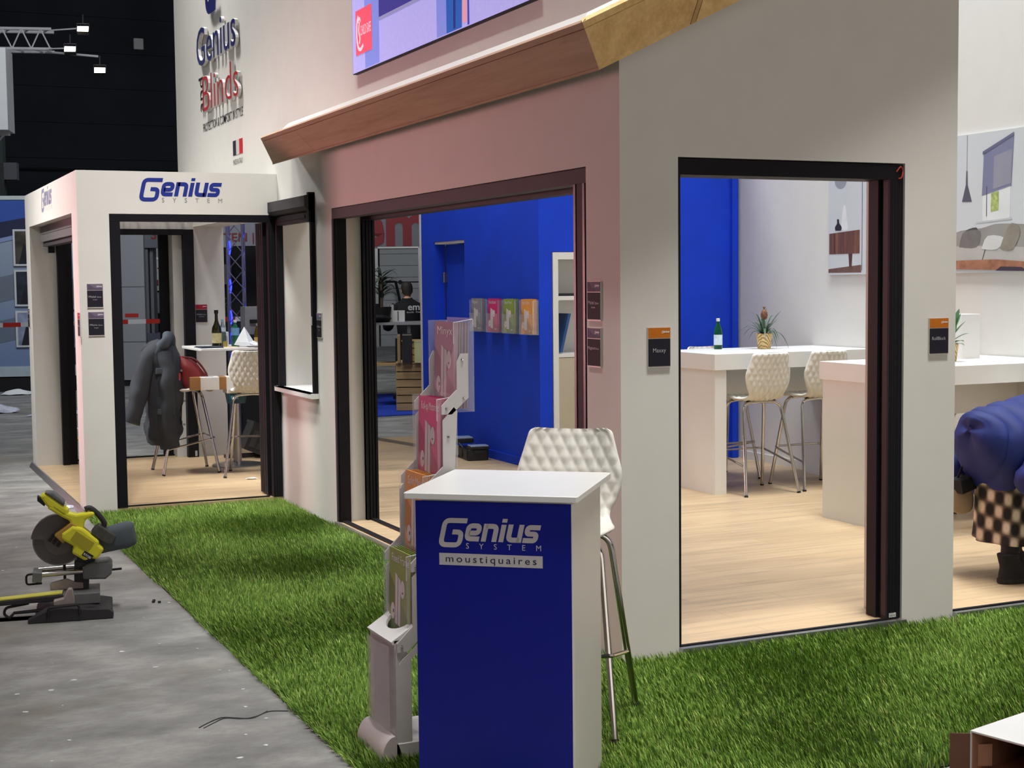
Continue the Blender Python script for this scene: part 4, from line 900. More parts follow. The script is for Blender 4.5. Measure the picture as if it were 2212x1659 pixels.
MB().loft([ering((.08, .08, 0), .07, .07, 24, 0, .35), ering((.08, .08, .09), .085, .08, 24, 0, .35), ering((.08, .08, .09), .08, .075, 24, 0, .35), ering((.08, .08, .01), .066, .066, 24, 0, .35)], caps=True).build('bin_body', mat('teal_plastic', (26, 74, 92), .35, var=.1), tb)
MB().box(-.01, .17, -.005, .165, .09, .1225).build('bin_lid', PLAST, tb)
MB().rbox(.02, .08, -.012, -.002, .04, .07, .004).build('bin_label', mat('bin_blue', (110, 160, 190), .4), tb)
ck = thing('folding_crate', 'black folding crate tipped over behind the bar table pole', 'crate', (.44, 7.86, 0)); MM = Mx.Translation((0, 0, .005)) @ Mx.Rotation(math.radians(24), 4, 'Y') @ Mx.Translation((-.15, -.1, .035))
cm = mat('black_plastic_crate', (26, 26, 29), .45, var=.1); mb = MB(MM); mb.box(0, .34, 0, .02, 0, .26); mb.box(0, .34, .22, .24, 0, .26); mb.box(0, .02, .02, .22, 0, .26); mb.box(.32, .34, .02, .22, 0, .26); mb.box(.02, .32, .02, .22, 0, .02); mb.build('crate_body', cm, ck)
for i in range(4): MB(MM).box(.03 + .075 * i, .08 + .075 * i, -.008, 0, .04, .2).build('rib', mat('black_plastic_rib', (44, 44, 48), .4), ck)
MB(MM).box(-.008, .348, -.008, .248, .245, .27).build('crate_rim', cm, ck)
MB().box(-.25, .24, .05, .15, 0, .03).build('crate_foot', cm, ck)
o = MB().ell((0, 0, .006), (.05, .02, .006), 14, 6).build('plastic_wrap', mat('clear_wrap', (216, 216, 214), .2, var=.2, scale=40)); crumple(o, .006, 40); tag(o, 'scrap of clear plastic wrap on the cabin floor below the stool', 'plastic scrap'); o.location = (.03, 6.38, 0.002)

# ---------------------------------------------------------------- open tool box by the blue wall
tx = thing('tool_box', 'open black tool box with pale organiser lids by the blue wall', 'tool box', (2.07, 6.62, 0), math.radians(-8))
BP = mat('tool_box_black', (24, 24, 27), .4, var=.12); LIDM = mat('organiser_lid', (150, 164, 190), .25, var=.16, scale=90)
mb = MB(); mb.rbox(0, .19, 0, .36, 0, .10, .012); mb.build('base', BP, tx)
for y in (.03, .20): MB().box(-.006, .0, y, y + .09, .015, .085).build('side_rib', mat('tool_box_rib', (40, 38, 40), .45), tx)
MB().box(.05, .14, -.012, 0, .075, .09).build('front_latch', mat('tool_box_rib', (40, 38, 40), .45), tx)
t1 = MB().rbox(.02, .20, -.005, .13, .10, .125, .008).build('tray', BP, tx); MB().rbox(.025, .195, 0, .125, .125, .135, .008).build('tray_lid', LIDM, t1)
t2 = MB().rbox(-.055, .135, .30, .47, .128, .17, .008).build('tray', BP, tx); MB().rbox(-.05, .13, .305, .465, .17, .182, .008).build('tray_lid', LIDM, t2)
MB().tube([(.125, .44, .15), (.17, .30, .09)], .005, 6).tube([(-.01, .31, .14), (.01, .22, .10)], .005, 6).build('hinge_arm', STEEL, tx)
MB().ell((.09, .19, .10), (.03, .05, .02), 10, 6).build('tool_roll', mat('tool_roll_white', (190, 190, 190), .5), tx)
o = MB().prism([(0, 0), (.05, 0), (.05, .004), (.004, .004), (.004, .03), (0, .03)], (0, 0, 0), X1, Z1, V((.17, -.95, 0))).build('aluminium_profile', mat('profile_grey', (150, 152, 152), .4, .6)); tag(o, 'loose grey aluminium profile lying on the oak floor', 'metal profile'); o.location = (1.93, 8.72, .001)

# ---------------------------------------------------------------- mitre saw on the concrete
SWM = lambda n, c, r=.45, **k: mat('saw_' + n, c, r, **k)
YEL = SWM('yellow', (226, 220, 52), .4, var=.08); SGR = SWM('grey', (104, 104, 106), .45, var=.1); SDK = SWM('dark', (42, 41, 44), .5, var=.15); SBK = SWM('black', (24, 24, 25), .5, var=.1); SPK = SWM('dusty_cast', (150, 138, 134), .6, var=.12, scale=30)
sw = thing('mitre_saw', 'yellow and grey sliding mitre saw on the concrete left of the turf', 'saw', (-2.02, 1.93, FL), math.radians(-9))
def SW(c): return None
YY = V((0, 1, 0))
def slab(nm, pts, y0, y1, m, par=None, bev=.004): return MB().prism(pts, (0, y0, 0), X1, Z1, YY * (y1 - y0)).build(nm, m, par or sw, bevel=bev)
base = slab('base', [(-.20, 0), (.20, 0), (.205, .03), (.18, .05), (.08, .055), (-.02, .07), (-.08, .07), (-.13, .05), (-.2, .02)], 0, .05, SDK)
slab('base_foot', [(-.17, 0), (.2, 0), (.2, .04), (.1, .06), (-.1, .06), (-.17, .03)], .05, .34, SDK)
MB().tube(fillet([(-.105, -.012, .02), (-.105, -.012, .075), (.04, -.012, .085), (.045, -.012, .03)], .015, 4), .006, 8).build('carry_handle', SBK, sw, smooth=True)
slab('left_table', [(-.08, .07), (.02, .075), (.02, .10), (.01, .15), (-.01, .15), (-.03, .105), (-.08, .095)], .05, .1, SPK); slab('right_table', [(-.04, .06), (.14, .06), (.14, .115), (-.04, .115)], .1, .34, SGR)
ta = slab('turn_arm', [(-.44, .075), (-.03, .085), (-.03, .115), (-.44, .095)], .10, .19, SDK); MB().box(-.43, -.04, .10, .19, .0, .0).add([], []).prism([(-.44, .0965), (-.04, .1165), (-.04, .122), (-.44, .102)], (0, .11, 0), X1, Z1, YY * .07).build('yellow_insert', SWM('lime_insert', (212, 206, 90), .5, var=.05), ta)
MB().tube(fillet([(-.20, .14, .075), (-.31, .14, .06), (-.32, .13, .03), (-.29, .12, .01)], .02, 4), .007, 8).tube([(-.29, .12, .012), (-.27, .12, .035), (-.14, .12, .04)], .008, 8).build('lock_lever', SDK, ta, smooth=True)
MB().cyl((-.375, .15, .0), (-.375, .15, .012), .02, n=14).cyl((-.375, .15, .01), (-.375, .15, .08), .006, n=8).build('support_foot', SGR, ta)
slab('fence', [(-.10, .12), (.06, .12), (.06, .15), (.02, .155), (-.02, .175), (-.10, .155)], .2, .22, SPK); slab('pivot_post', [(.02, .05), (.085, .05), (.09, .2), (.08, .26), (.02, .26), (.015, .12)], .22, .30, SDK)
rl = MB()
for y, z in ((.20, .202), (.30, .210)): rl.cyl((-.155, y, z), (.06, y, z + .006), .013, n=14)
rl.build('slide_rail', STEEL, sw, smooth=True)
slab('rail_end_cap', [(-.185, .17), (-.14, .165), (-.135, .215), (-.18, .22)], .18, .32, SGR); hs = slab('rail_housing', [(.06, .17), (.17, .165), (.20, .19), (.205, .235), (.19, .255), (.10, .25), (.06, .235)], .17, .33, SGR, bev=.01)
MB().cyl((.19, .25, .197), (.25, .25, .20), .006, n=8).build('lock_rod', SBK, hs); MB().tube(fillet([(-.15, .26, .20), (-.215, .26, .195), (-.215, .26, .145), (-.14, .26, .148)], .015, 4), .0055, 8).build('clamp_loop', SBK, sw, smooth=True)
MB().cyl((-.03, .28, .12), (-.03, .28, .26), .007, n=8).cyl((.04, .28, .12), (.04, .28, .28), .007, n=8).build('clamp_rod', SBK, sw)
slab('arm_pivot', [(.04, .255), (.12, .255), (.13, .30), (.12, .335), (.07, .33), (.03, .29)], .20, .28, SBK)
# head, tilted up
hc = V((-.052, .0, .365))
bl = MB().cyl(hc + V((0, .235, 0)), hc + V((0, .238, 0)), .127, n=48).build('blade', SWM('blade_steel', (120, 118, 116), .35, metal=.8), sw)
gd = MB(); arc = [(hc.x + .134 * math.cos(math.radians(a)), hc.z + .134 * math.sin(math.radians(a))) for a in range(20, 176, 8)]
gd.prism(arc + [(hc.x + .03 * math.cos(math.radians(a)), hc.z + .03 * math.sin(math.radians(a))) for a in range(170, 20, -20)], (0, .21, 0), X1, Z1, YY * .055); gd.build('upper_guard', SWM('guard_grey', (92, 88, 88), .45, var=.1), sw)
lgm = MB().cyl(hc + V((0, .222, 0)), hc + V((0, .228, 0)), .118, n=40).build('lower_guard', SWM('guard_smoke', (84, 78, 76), .4, var=.12), sw); MB().cyl(hc + V((0, .216, 0)), hc + V((0, .222, 0)), .07, n=32).build('guard_disc', SWM('guard_disc_grey', (98, 90, 88), .4, var=.08), lgm)
def tilt(pts, o, ang): c, s = math.cos(math.radians(ang)), math.sin(math.radians(ang)); return [(o[0] + x * c - z * s, o[1] + x * s + z * c) for x, z in pts]
OM = (.055, .375)
mo = slab('motor_housing', tilt([(-.095, -.02), (-.075, .04), (-.03, .058), (.075, .05), (.085, .035), (.12, .03), (.12, -.035), (.085, -.045), (.08, -.07), (.0, -.075), (-.01, -.04), (-.08, -.045)], OM, -37), .12, .22, YEL, bev=.012)
slab('gear_case', tilt([(-.12, -.05), (-.09, .05), (-.05, .05), (-.06, -.06)], OM, -37), .13, .215, SWM('orange_cast', (168, 130, 60), .5), bev=.006)
slab('panel', tilt([(-.045, -.02), (.06, -.025), (.06, .03), (-.045, .03)], OM, -37), .116, .12, SWM('yellow_panel', (170, 160, 40), .45), mo, 0)
bd_ = slab('badge', tilt([(.045, -.055), (.095, -.05), (.095, -.025), (.045, -.028)], OM, -37), .117, .12, SBK, mo, 0)
MB().text('RYOBI', V((tilt([(.05, -.048)], OM, -37)[0][0], .1165, tilt([(.05, -.048)], OM, -37)[0][1])), V((math.cos(math.radians(-37)), 0, math.sin(math.radians(-37)))), V((-math.sin(math.radians(-37)), 0, math.cos(math.radians(-37)))), .017, fit=.04, bold=.01).build('badge_lettering', INKW, bd_)
vt = MB()
for k in range(2):
    for j in range(3): vt.prism(tilt([(-.125 + .024 * j, -.075 - .022 * k), (-.11 + .024 * j, -.075 - .022 * k), (-.11 + .024 * j, -.058 - .022 * k), (-.125 + .024 * j, -.058 - .022 * k)], OM, -37), (0, .200, 0), X1, Z1, YY * .012)
vt.build('vent_slots', SBK, mo)
neck = slab('yellow_neck', tilt([(-.20, .125), (-.17, .155), (-.10, .13), (-.055, .13), (.02, .165), (.035, .15), (-.005, .115), (.0, .05), (-.055, .05), (-.075, .09), (-.12, .10)], (.05, .365), -18), .14, .21, YEL, bev=.012)
slab('handle_arm', tilt([(-.17, .0), (-.16, .03), (-.02, .028), (-.0, .005), (-.015, -.02), (-.12, -.018)], (.0, .5), -38), .14, .215, YEL, bev=.012)
slab('battery_grip', tilt([(-.165, .03), (-.13, .055), (-.055, .05), (-.045, .028)], (.0, .5), -38), .135, .22, SGR, bev=.008); slab('trigger_block', tilt([(-.18, -.005), (-.165, -.025), (-.12, -.028), (-.13, .0)], (.0, .5), -38), .15, .205, SBK, bev=.004)
MB().tube(catmull([(.08, .175, .525), (.105, .175, .53), (.14, .175, .50), (.17, .175, .455), (.165, .175, .43), (.155, .175, .42)], 5), .014, 10).build('carry_grip', SDK, sw, smooth=True)
slab('battery', tilt([(.02, .055), (.12, .055), (.14, .07), (.13, .115), (.03, .115), (.02, .09)], OM, -37), .13, .23, SWM('battery_grey', (70, 70, 64), .4, var=.2, scale=60), bev=.006)
dbm = MB(); q = Mx.Translation((.225, .20, .375)) @ Mx.Rotation(math.radians(-8), 4, 'Y'); dbm.at(q)
dbm.loft([[(x, ry * math.copysign(abs(math.cos(a)) ** .7, math.cos(a)), z0 + rz * math.copysign(abs(math.sin(a)) ** .7, math.sin(a))) for a in [i * PI / 10 for i in range(20)]] for x, ry, rz, z0 in ((-.11, .02, .025, -.02), (-.095, .035, .05, -.02), (-.05, .045, .062, -.005), (.05, .05, .07, .0), (.085, .04, .062, .0), (.098, .015, .05, .0))], caps=True)
crumple(dbm.build('dust_bag', SWM('bag_cloth', (82, 90, 98), .8, var=.1, bump=.1), sw, smooth=True), .008, 14)
for i, (x, y) in enumerate(((.30, .22), (.285, .19), (.33, .17))): tag(MB().cyl((0, 0, 0), (.012, .004, 0.0), .006, n=8).build('screw_cap', SBK), 'tiny black cap lying on the concrete right of the mitre saw', 'cap', 'black caps by the saw').location = (-1.75 + x * .6, 1.98 + y, FL + .006)

# ---------------------------------------------------------------- carton in the lower right corner, wires and paper scraps on the concrete
cx = thing('cardboard_box', 'open-ended white carton with brown inside in the lower right corner', 'box', (.19, -1.915, FL), math.radians(-76))
CBW = mat('carton_outside', (222, 222, 222), .6, var=.02); CBB = mat('carton_inside', (172, 124, 98), .8, var=.1, scale=12)
# local x across the mouth, y into the box
Wd, Hh, Ln = .20, .215, .62; tk = .005
MB().box(0, Wd, 0, Ln, Hh, Hh + tk).box(0, tk, 0, Ln, 0.0, Hh).box(Wd - tk, Wd, 0, Ln, 0.0, Hh).box(0, Wd, 0, Ln, 0, tk).box(tk, Wd - tk, Ln - tk, Ln, tk, Hh).build('carton_shell', CBW, cx)
MB().box(tk + .001, Wd - tk - .001, .004, Ln - .02, Hh - .003, Hh - .0005).box(tk + .0003, tk + .002, .004, Ln - .02, tk, Hh - .003).box(Wd - tk - .002, Wd - tk - .0003, .004, Ln - .02, tk, Hh - .003).box(tk + .002, Wd - tk - .002, .004, Ln - .02, tk + .0003, tk + .002).box(tk + .002, Wd - tk - .002, Ln - .03, Ln - .02, tk + .002, Hh - .003).build('lining', CBB, cx)
MB().obox((.018, .05, .135), (.016, .02, 0), (0, 0, .035), (.001, -.001, 0)).build('inner_flap', mat('carton_flap', (186, 138, 110), .8, var=.08), cx); MB().obox((.1, .2, .08), (.09, 0, 0), (0, .16, .0), (0, 0, .003)).build('inner_flap', MATS['carton_flap'], cx)
MB().obox((-.022, -.02, .11), (.022, .022, 0), (0, 0, .10), (.0017, -.0017, 0)).build('side_flap', mat('carton_flap_dark', (104, 70, 54), .8, var=.1), cx); MB().obox((Wd + .02, -.02, .10), (.02, -.022, 0), (0, 0, .095), (.0017, .0017, 0)).build('side_flap', MATS['carton_flap_dark'], cx)
wr = MB(); wr.tube(catmull([(-1.836, -.087, FL + .002), (-1.78, -.032, FL + .002), (-1.728, .001, FL + .002), (-1.682, -.028, FL + .002), (-1.627, -.056, FL + .002), (-1.549, -.001, FL + .002), (-1.48, -.029, FL + .002)], 6), .0022, 6)
tag(wr.build('thin_wire', mat('wire_grey', (58, 58, 60), .5)), 'thin dark wire lying on the concrete beside the turf edge', 'wire')
wr = MB(); wr.tube(catmull([(-1.822, -.10, FL + .002), (-1.77, -.05, FL + .002), (-1.72, -.012, FL + .002), (-1.66, -.05, FL + .002), (-1.60, -.035, FL + .002), (-1.55, .012, FL + .002)], 6), .0016, 6)
tag(wr.build('thin_wire', mat('wire_grey', (58, 58, 60), .5)), 'finer wire running alongside the thicker one on the concrete', 'wire')
R = random.Random(21); PW = mat('white_paper', (232, 234, 238), .6, var=.04, scale=14)
for x, y in ((-1.717, 1.265), (-1.812, .86), (-1.577, .683), (-2.161, .806), (-1.614, .1), (-1.666, -.402), (-1.785, -.496), (-2.381, -.24), (-2.401, .689), (-2.268, .689), (-1.581, -.085), (-2.293, -.026), (-1.58, 1.1), (-1.9, 1.2), (-1.70, -.25), (-1.56, .35)):
    s = R.uniform(.006, .013); a = R.uniform(0, 6)
    o = MB().prism([(s * R.uniform(.5, 1.3) * math.cos(a + k * 1.05), s * .7 * R.uniform(.5, 1.3) * math.sin(a + k * 1.05)) for k in range(6)], (0, 0, 0), X1, Y1, Z1 * .003).build('paper_fleck', PW)
    tag(o, 'small white paper fleck scattered on the concrete beside the turf', 'paper scrap', 'white flecks on the concrete'); o.location = (x, y, FL + .0005)
def scrap(label, loc, rx, ry, h, m=None, seed=1):
    o = MB().loft([ering((0, 0, 0), rx, ry, 18), ering((.1 * rx, 0, h * .5), rx * .8, ry * .8, 18), ering((0, 0, h), rx * .3, ry * .3, 18)], caps=True).build('crumpled_paper', m or PW); crumple(o, h * .5, 9, seed)
    mz = min(v.co.z for v in o.data.vertices); o.location = (loc[0], loc[1], FL - mz + .001); tag(o, label, 'crumpled paper', 'paper litter on the hall floor')
FOIL = mat('plastic_film', (196, 198, 214), .25, var=.15, scale=20)
scrap('heap of crumpled white paper seen through the cabin left side', (-.86, 10.95), .16, .10, .12); scrap('strip of clear plastic film on the floor behind the cabin', (-.55, 14.0), .35, .12, .05, FOIL, 4)
scrap('clear plastic film on the hall floor at the left edge', (-1.13, 14.7), .20, .12, .08, FOIL, 5); scrap('white paper further back on the hall floor at the left', (-.6, 18.0), .26, .14, .06, None, 6)
scrap('flat white paper on the hall floor in front of the mural wall', (-.25, 20.2), .2, .12, .03, None, 7); scrap('scrap of white paper right of the far cabin post', (.55, 20.3), .14, .1, .05, None, 8)
scrap('bit of plastic film on the concrete by the cabin floor edge', (-1.52, 5.75), .06, .03, .02, FOIL, 9)
o = MB().box(-.3, .3, -.12, .12, 0, .02).build('yellow_board', mat('yellow_board', (196, 160, 60), .6, var=.15)); tag(o, 'yellow-edged board under the crumpled paper behind the cabin', 'board'); o.location = (-.78, 10.72, FL)

# ---------------------------------------------------------------- people
def figure(thing_o, J, links, skin, root, name='body', mats=None):
    """one continuous skinned body: J maps joint -> (x, y, z, radius); links are joint pairs"""
    ks = list(J); me = bpy.data.meshes.new(name); me.from_pydata([J[k][:3] for k in ks], [(ks.index(a), ks.index(b)) for a, b in links], []); me.materials.append(skin)
    o = bpy.data.objects.new(name, me); COL.objects.link(o); o.parent = thing_o
    sk = o.modifiers.new('skin', 'SKIN'); sk.use_smooth_shade = True
    for i, k in enumerate(ks):
        v = me.skin_vertices[0].data[i]; r = J[k][3]; v.radius = (r, r) if not isinstance(r, tuple) else r; v.use_root = (k == root)
    s = o.modifiers.new('sub', 'SUBSURF'); s.levels = 2; s.render_levels = 2; return o
def hand_joints(J, L, pre, wrist, d, side, curl):
    """palm and five bent fingers from the wrist along d; side points to the thumb, curl is the way the fingers close"""
    w, d, sd, cu = V(wrist), V(d).normalized(), V(side).normalized(), V(curl).normalized()
    def put(k, p, r): J[pre + k] = (*p, r)
    put('palm', w + d * .05, (.034, .016)); L.append((pre + 'wrist', pre + 'palm')); put('knuckle', w + d * .085, (.038, .014)); L.append((pre + 'palm', pre + 'knuckle'))
    for i, (off, ln) in enumerate(((.030, .072), (.010, .08), (-.010, .075), (-.029, .06))):
        a = w + d * .10 + sd * off; b = a + d * ln * .45 + cu * .010; c = b + d * ln * .3 + cu * .022; e = c + d * ln * .15 + cu * .024; pk_ = pre + 'knuckle'
        for n_, p in (('a', a), ('b', b), ('c', c), ('e', e)): put('f%d%s' % (i, n_), p, .0085 if n_ != 'e' else .0065); L.append((pk_, pre + 'f%d%s' % (i, n_))); pk_ = pre + 'f%d%s' % (i, n_)
    a = w + d * .035 + sd * .034; b = a + d * .03 + sd * .022 + cu * .01; c = b + d * .028 + sd * .004 + cu * .012; pk_ = pre + 'palm'
    for n_, p in (('a', a), ('b', b), ('c', c)): put('t' + n_, p, .0095 if n_ != 'c' else .0075); L.append((pk_, pre + 't' + n_)); pk_ = pre + 't' + n_
def head(par, c, fwd, up, skinm, hairm, hair_len=0.0, s=1.0):
    """head with brow, nose, lips, chin, ears and eyes; hair cap as a child part"""
    f, u = V(fwd).normalized(), V(up).normalized(); r = f.cross(u).normalized(); M = Mx(((r.x, f.x, u.x, c[0]), (r.y, f.y, u.y, c[1]), (r.z, f.z, u.z, c[2]), (0, 0, 0, 1))) @ Mx.Scale(s, 4)
    mb = MB(M); prof = [(-.115, .030, .035, .03), (-.105, .045, .055, .025), (-.07, .058, .078, .015), (-.03, .068, .088, .004), (.01, .073, .093, 0), (.05, .075, .096, -.004), (.085, .066, .085, -.008), (.11, .042, .055, -.01), (.12, .012, .016, -.01)]
    rings = []
    for z, rx, ry, oy in prof:
        g = []
        for i in range(28):
            a = 2 * PI * i / 28; x, y = rx * math.cos(a), ry * math.sin(a) + oy; fr = max(0, math.sin(a))
            if fr > .9: y += {-.03: .012, .01: .006, -.07: .006}.get(z, 0) * (fr - .9) / .1 * 1.4
            if .55 < fr < .93 and z == .01: y -= .008
            g.append((x, y, z))
        rings.append(g)
    hd = mb.loft(rings, caps=True).build('head', skinm, par, smooth=True); hd.modifiers.new('sub', 'SUBSURF').render_levels = 1
    MB(M).prism([(0, -.035), (.012, -.03), (.024, -.026), (.008, .012), (0, .02)], (-.009, .088, 0), Y1, Z1, X1 * .018).build('nose', skinm, hd, bevel=.004)
    for sx in (-1, 1):
        MB(M).ell((sx * .074, -.005, -.005), (.010, .020, .032), 12, 8).build('ear', skinm, hd, smooth=True)
        e = MB(M).ell((sx * .030, .082, .012), (.012, .009, .008), 12, 8).build('eye', mat('eye_white', (226, 224, 220), .3), hd, smooth=True)
    MB(M).ell((0, .090, -.062), (.023, .009, .007), 14, 8).build('mouth', mat('lips', (150, 84, 78), .5), hd, smooth=True)
    hr = []
    for z, rx, ry, oy in ((-.06 - hair_len, .050, .03, -.065), (-.03, .074, .050, -.048), (.01, .081, .070, -.034), (.05, .082, .086, -.020), (.085, .074, .088, -.010), (.113, .052, .066, -.008), (.127, .016, .02, -.008)): hr.append([(rx * math.cos(2 * PI * i / 28), ry * math.sin(2 * PI * i / 28) + oy, z) for i in range(28)])
    MB(M).loft(hr, caps=True).build('hair', hairm, hd, smooth=True); return hd

SKIN = mat('skin', (206, 156, 130), .55, var=.05); PUFF = mat('blue_down_cloth', (20, 36, 104), .7, var=.14, scale=9, bump=.25, bscale=28)
pr = thing('person', 'person bending over in a blue down jacket, checked skirt and black boots', 'person', (2.55, .5, 0))
# local: facing +x, bent forward at the hips
J = {'pelvis': (-.02, 0, .76, .125), 'waist': (.14, 0, .80, .115), 'chest': (.32, 0, .80, .125), 'upper': (.46, 0, .78, .10), 'neck': (.54, 0, .74, .05), 'headbase': (.60, 0, .72, .06)}
L = [('pelvis', 'waist'), ('waist', 'chest'), ('chest', 'upper'), ('upper', 'neck'), ('neck', 'headbase')]
for p, sy, ax in (('r', -1, 0.0), ('l', 1, .22)):
    J[p + 'hip'] = (-.01, sy * .09, .72, .09); J[p + 'knee'] = (.07 + ax * .6, sy * .10, .44, .062); J[p + 'shin'] = (-.0 + ax * .9, sy * .10, .27, .052); J[p + 'ankle'] = (-.035 + ax, sy * .105, .10, .038); J[p + 'toe'] = (.11 + ax, sy * .115, .045, .032)
    J[p + 'sho'] = (.44, sy * .17, .76, .06); J[p + 'elbow'] = (.10, sy * .27, .60, .045); J[p + 'wrist'] = (.32, sy * .24, .45, .03)
    L += [('pelvis', p + 'hip'), (p + 'hip', p + 'knee'), (p + 'knee', p + 'shin'), (p + 'shin', p + 'ankle'), (p + 'ankle', p + 'toe'), ('upper', p + 'sho'), (p + 'sho', p + 'elbow'), (p + 'elbow', p + 'wrist')]
    hand_joints(J, L, p, J[p + 'wrist'][:3], (.75, 0, -.65), (.3, -sy * .9, .3), (-.5, 0, -.7))
figure(pr, J, L, SKIN, 'pelvis')
head(pr, (.68, 0, .70), (.65, 0, -.75), (.75, 0, .65), SKIN, mat('brown_hair', (72, 52, 38), .6, var=.2, scale=40), .05)
mb = MB(); rg = []                                                    # quilted jacket: rings across the spine, pinched at the seams
keys = catmull([(-.207, 0, .80), (-.195, 0, .795), (-.12, 0, .755), (-.02, 0, .73), (.10, 0, .745), (.25, 0, .765), (.40, 0, .77), (.52, 0, .75)], 9); rad = catmull([(.015, .015, 0), (.12, .085, 0), (.205, .150, 0), (.245, .195, 0), (.25, .205, 0), (.245, .205, 0), (.21, .185, 0), (.10, .09, 0)], 9)
for i, (c, r) in enumerate(zip(keys, rad)):
    b = 1 + .075 * abs(math.sin(i * PI / 9)) ** .6 - .05
    rg.append([(c.x + .012 * math.sin(3 * a), r.x * b * math.cos(a), c.z + r.y * b * math.sin(a) - (.10 if i < 34 else .05) * max(0, -math.sin(a)) * min(1, r.x / .23) ** 2) for a in [k * 2 * PI / 36 for k in range(36)]])
crumple(mb.loft(rg, caps=True).build('down_jacket', PUFF, pr, smooth=True), .009, 12, 2)
for sy in (-1, 1):
    sl_ = catmull([(.42, sy * .16, .74), (.26, sy * .25, .68), (.06, sy * .29, .60), (-.03, sy * .285, .585), (.0, sy * .29, .54), (.13, sy * .27, .49), (.30, sy * .245, .46)], 8); n_ = len(sl_)
    crumple(MB().tube(sl_, [(.095 if i < n_ * .6 else .082) * (1 + .10 * abs(math.sin(i * PI / 6))) - (.012 if i % 6 == 0 else 0) for i in range(n_)], 20).build('sleeve', PUFF, pr, smooth=True), .014, 10, sy)
m, t = new_mat('checked_skirt'); v = t.coords('obj', (1, 1, 1)); sp = t.n('ShaderNodeSeparateXYZ'); t.l(v, sp.inputs[0]); su = t.n('ShaderNodeMath', operation='SUBTRACT'); t.l(sp.outputs[0], su.inputs[0]); t.l(sp.outputs[1], su.inputs[1])
def band(expr):
    a = t.n('ShaderNodeMath', operation='MULTIPLY'); t.l(su.outputs[0], a.inputs[0]); a.inputs[1].default_value = expr[0]; b = t.n('ShaderNodeMath', operation='MULTIPLY_ADD'); t.l(sp.outputs[2], b.inputs[0]); b.inputs[1].default_value = expr[1]; t.l(a.outputs[0], b.inputs[2])
    s = t.n('ShaderNodeMath', operation='SINE'); t.l(b.outputs[0], s.inputs[0]); return s.outputs[0]
ad = t.n('ShaderNodeMath', operation='ADD'); t.l(band((54, 38)), ad.inputs[0]); t.l(band((46, -46)), ad.inputs[1])
sc2 = t.n('ShaderNodeMath', operation='MULTIPLY_ADD'); t.l(ad.outputs[0], sc2.inputs[0]); sc2.inputs[1].default_value = .25; sc2.inputs[2].default_value = .5
t.l(t.ramp(sc2.outputs[0], [(.28, lin((28, 24, 24))), (.50, lin((96, 84, 72))), (.64, lin((168, 152, 130))), (.86, lin((222, 208, 186)))]), t.p.inputs['Base Color']); t.p.inputs['Roughness'].default_value = .9
mb = MB(); hloft(mb, [(.06, 0, .75, .13, .16), (.06, 0, .6, .15, .18), (.07, 0, .42, .155, .195), (.09, 0, .30, .17, .21), (.10, .0, .20, .185, .225)], 48, 6, 1.0, False, .07, 7); sk_ = mb.build('skirt', m, pr, smooth=True); sd_ = sk_.modifiers.new('thick', 'SOLIDIFY'); sd_.thickness = .004
TI = mat('black_tights', (18, 17, 20), .7); BO = mat('black_suede', (22, 21, 22), .8, var=.15, bump=.1); SO = mat('boot_sole', (30, 28, 28), .7)
for ax, sy in ((0, -1), (.22, 1)):
    MB().tube([(.045 + ax * .7, sy * .10, .40), (.0 + ax * .9, sy * .10, .27), (-.03 + ax, sy * .105, .12)], [.062, .056, .044], 18).build('tights', TI, pr, smooth=True)
    b_ = MB(); hloft(b_, [(.035, 0, .018, .125, .045), (.035, 0, .05, .12, .046), (.01, 0, .085, .085, .046), (-.025, 0, .12, .056, .046), (-.03, 0, .150, .058, .050), (-.03, 0, .156, .054, .046)], 30, 4, .85); b_.v = [(x + ax - .005, y + sy * .105, z) for x, y, z in b_.v]
    bo = b_.build('boot', BO, pr, smooth=True); s_ = MB().loft([ering((.03 + ax, sy * .105, z), .128 * k, .050 * k, 30, 0, .8) for z, k in ((0, .96), (.006, 1), (.026, 1))], caps=True).build('sole', SO, bo)
    MB().tube(catmull([(.02 + ax, sy * .105 - .04, .125), (.05 + ax, sy * .105 - .045, .118), (.075 + ax, sy * .105 - .05, .14), (.045 + ax, sy * .105 - .05, .15), (.02 + ax, sy * .105 - .042, .125), (.06 + ax, sy * .105 - .05, .095), (.07 + ax, sy * .105 - .048, .08)], 5), .003, 6).build('lace', mat('lace_black', (24, 22, 22), .6), bo)
    MB().tube([(-.085 + ax, sy * .105 - .02, .153), (-.055 + ax, sy * .105 - .045, .155), (.0 + ax, sy * .105 - .044, .155), (.025 + ax, sy * .105, .155)], .006, 8).build('cuff', SO, bo)
bg_ = thing('shoulder_bag', 'beige bag with black flap hanging behind the bending person', 'bag', (2.43, .66, .34)); mb = MB(); hloft(mb, [(0, 0, 0, .03, .03), (0, 0, .02, .06, .05), (0, 0, .08, .07, .055), (0, 0, .13, .06, .04)], 20); mb.build('bag_body', mat('beige_bag', (150, 128, 100), .7, var=.1), bg_, smooth=True)
MB().obox((0, -.02, .16), (.06, .01, .012), (0, .045, 0), (-.008, 0, .035)).build('bag_flap', BO, bg_); MB().tube(catmull([(-.03, 0, .18), (.02, -.02, .30), (.08, -.05, .42)], 5), .006, 6).build('bag_strap', BO, bg_)

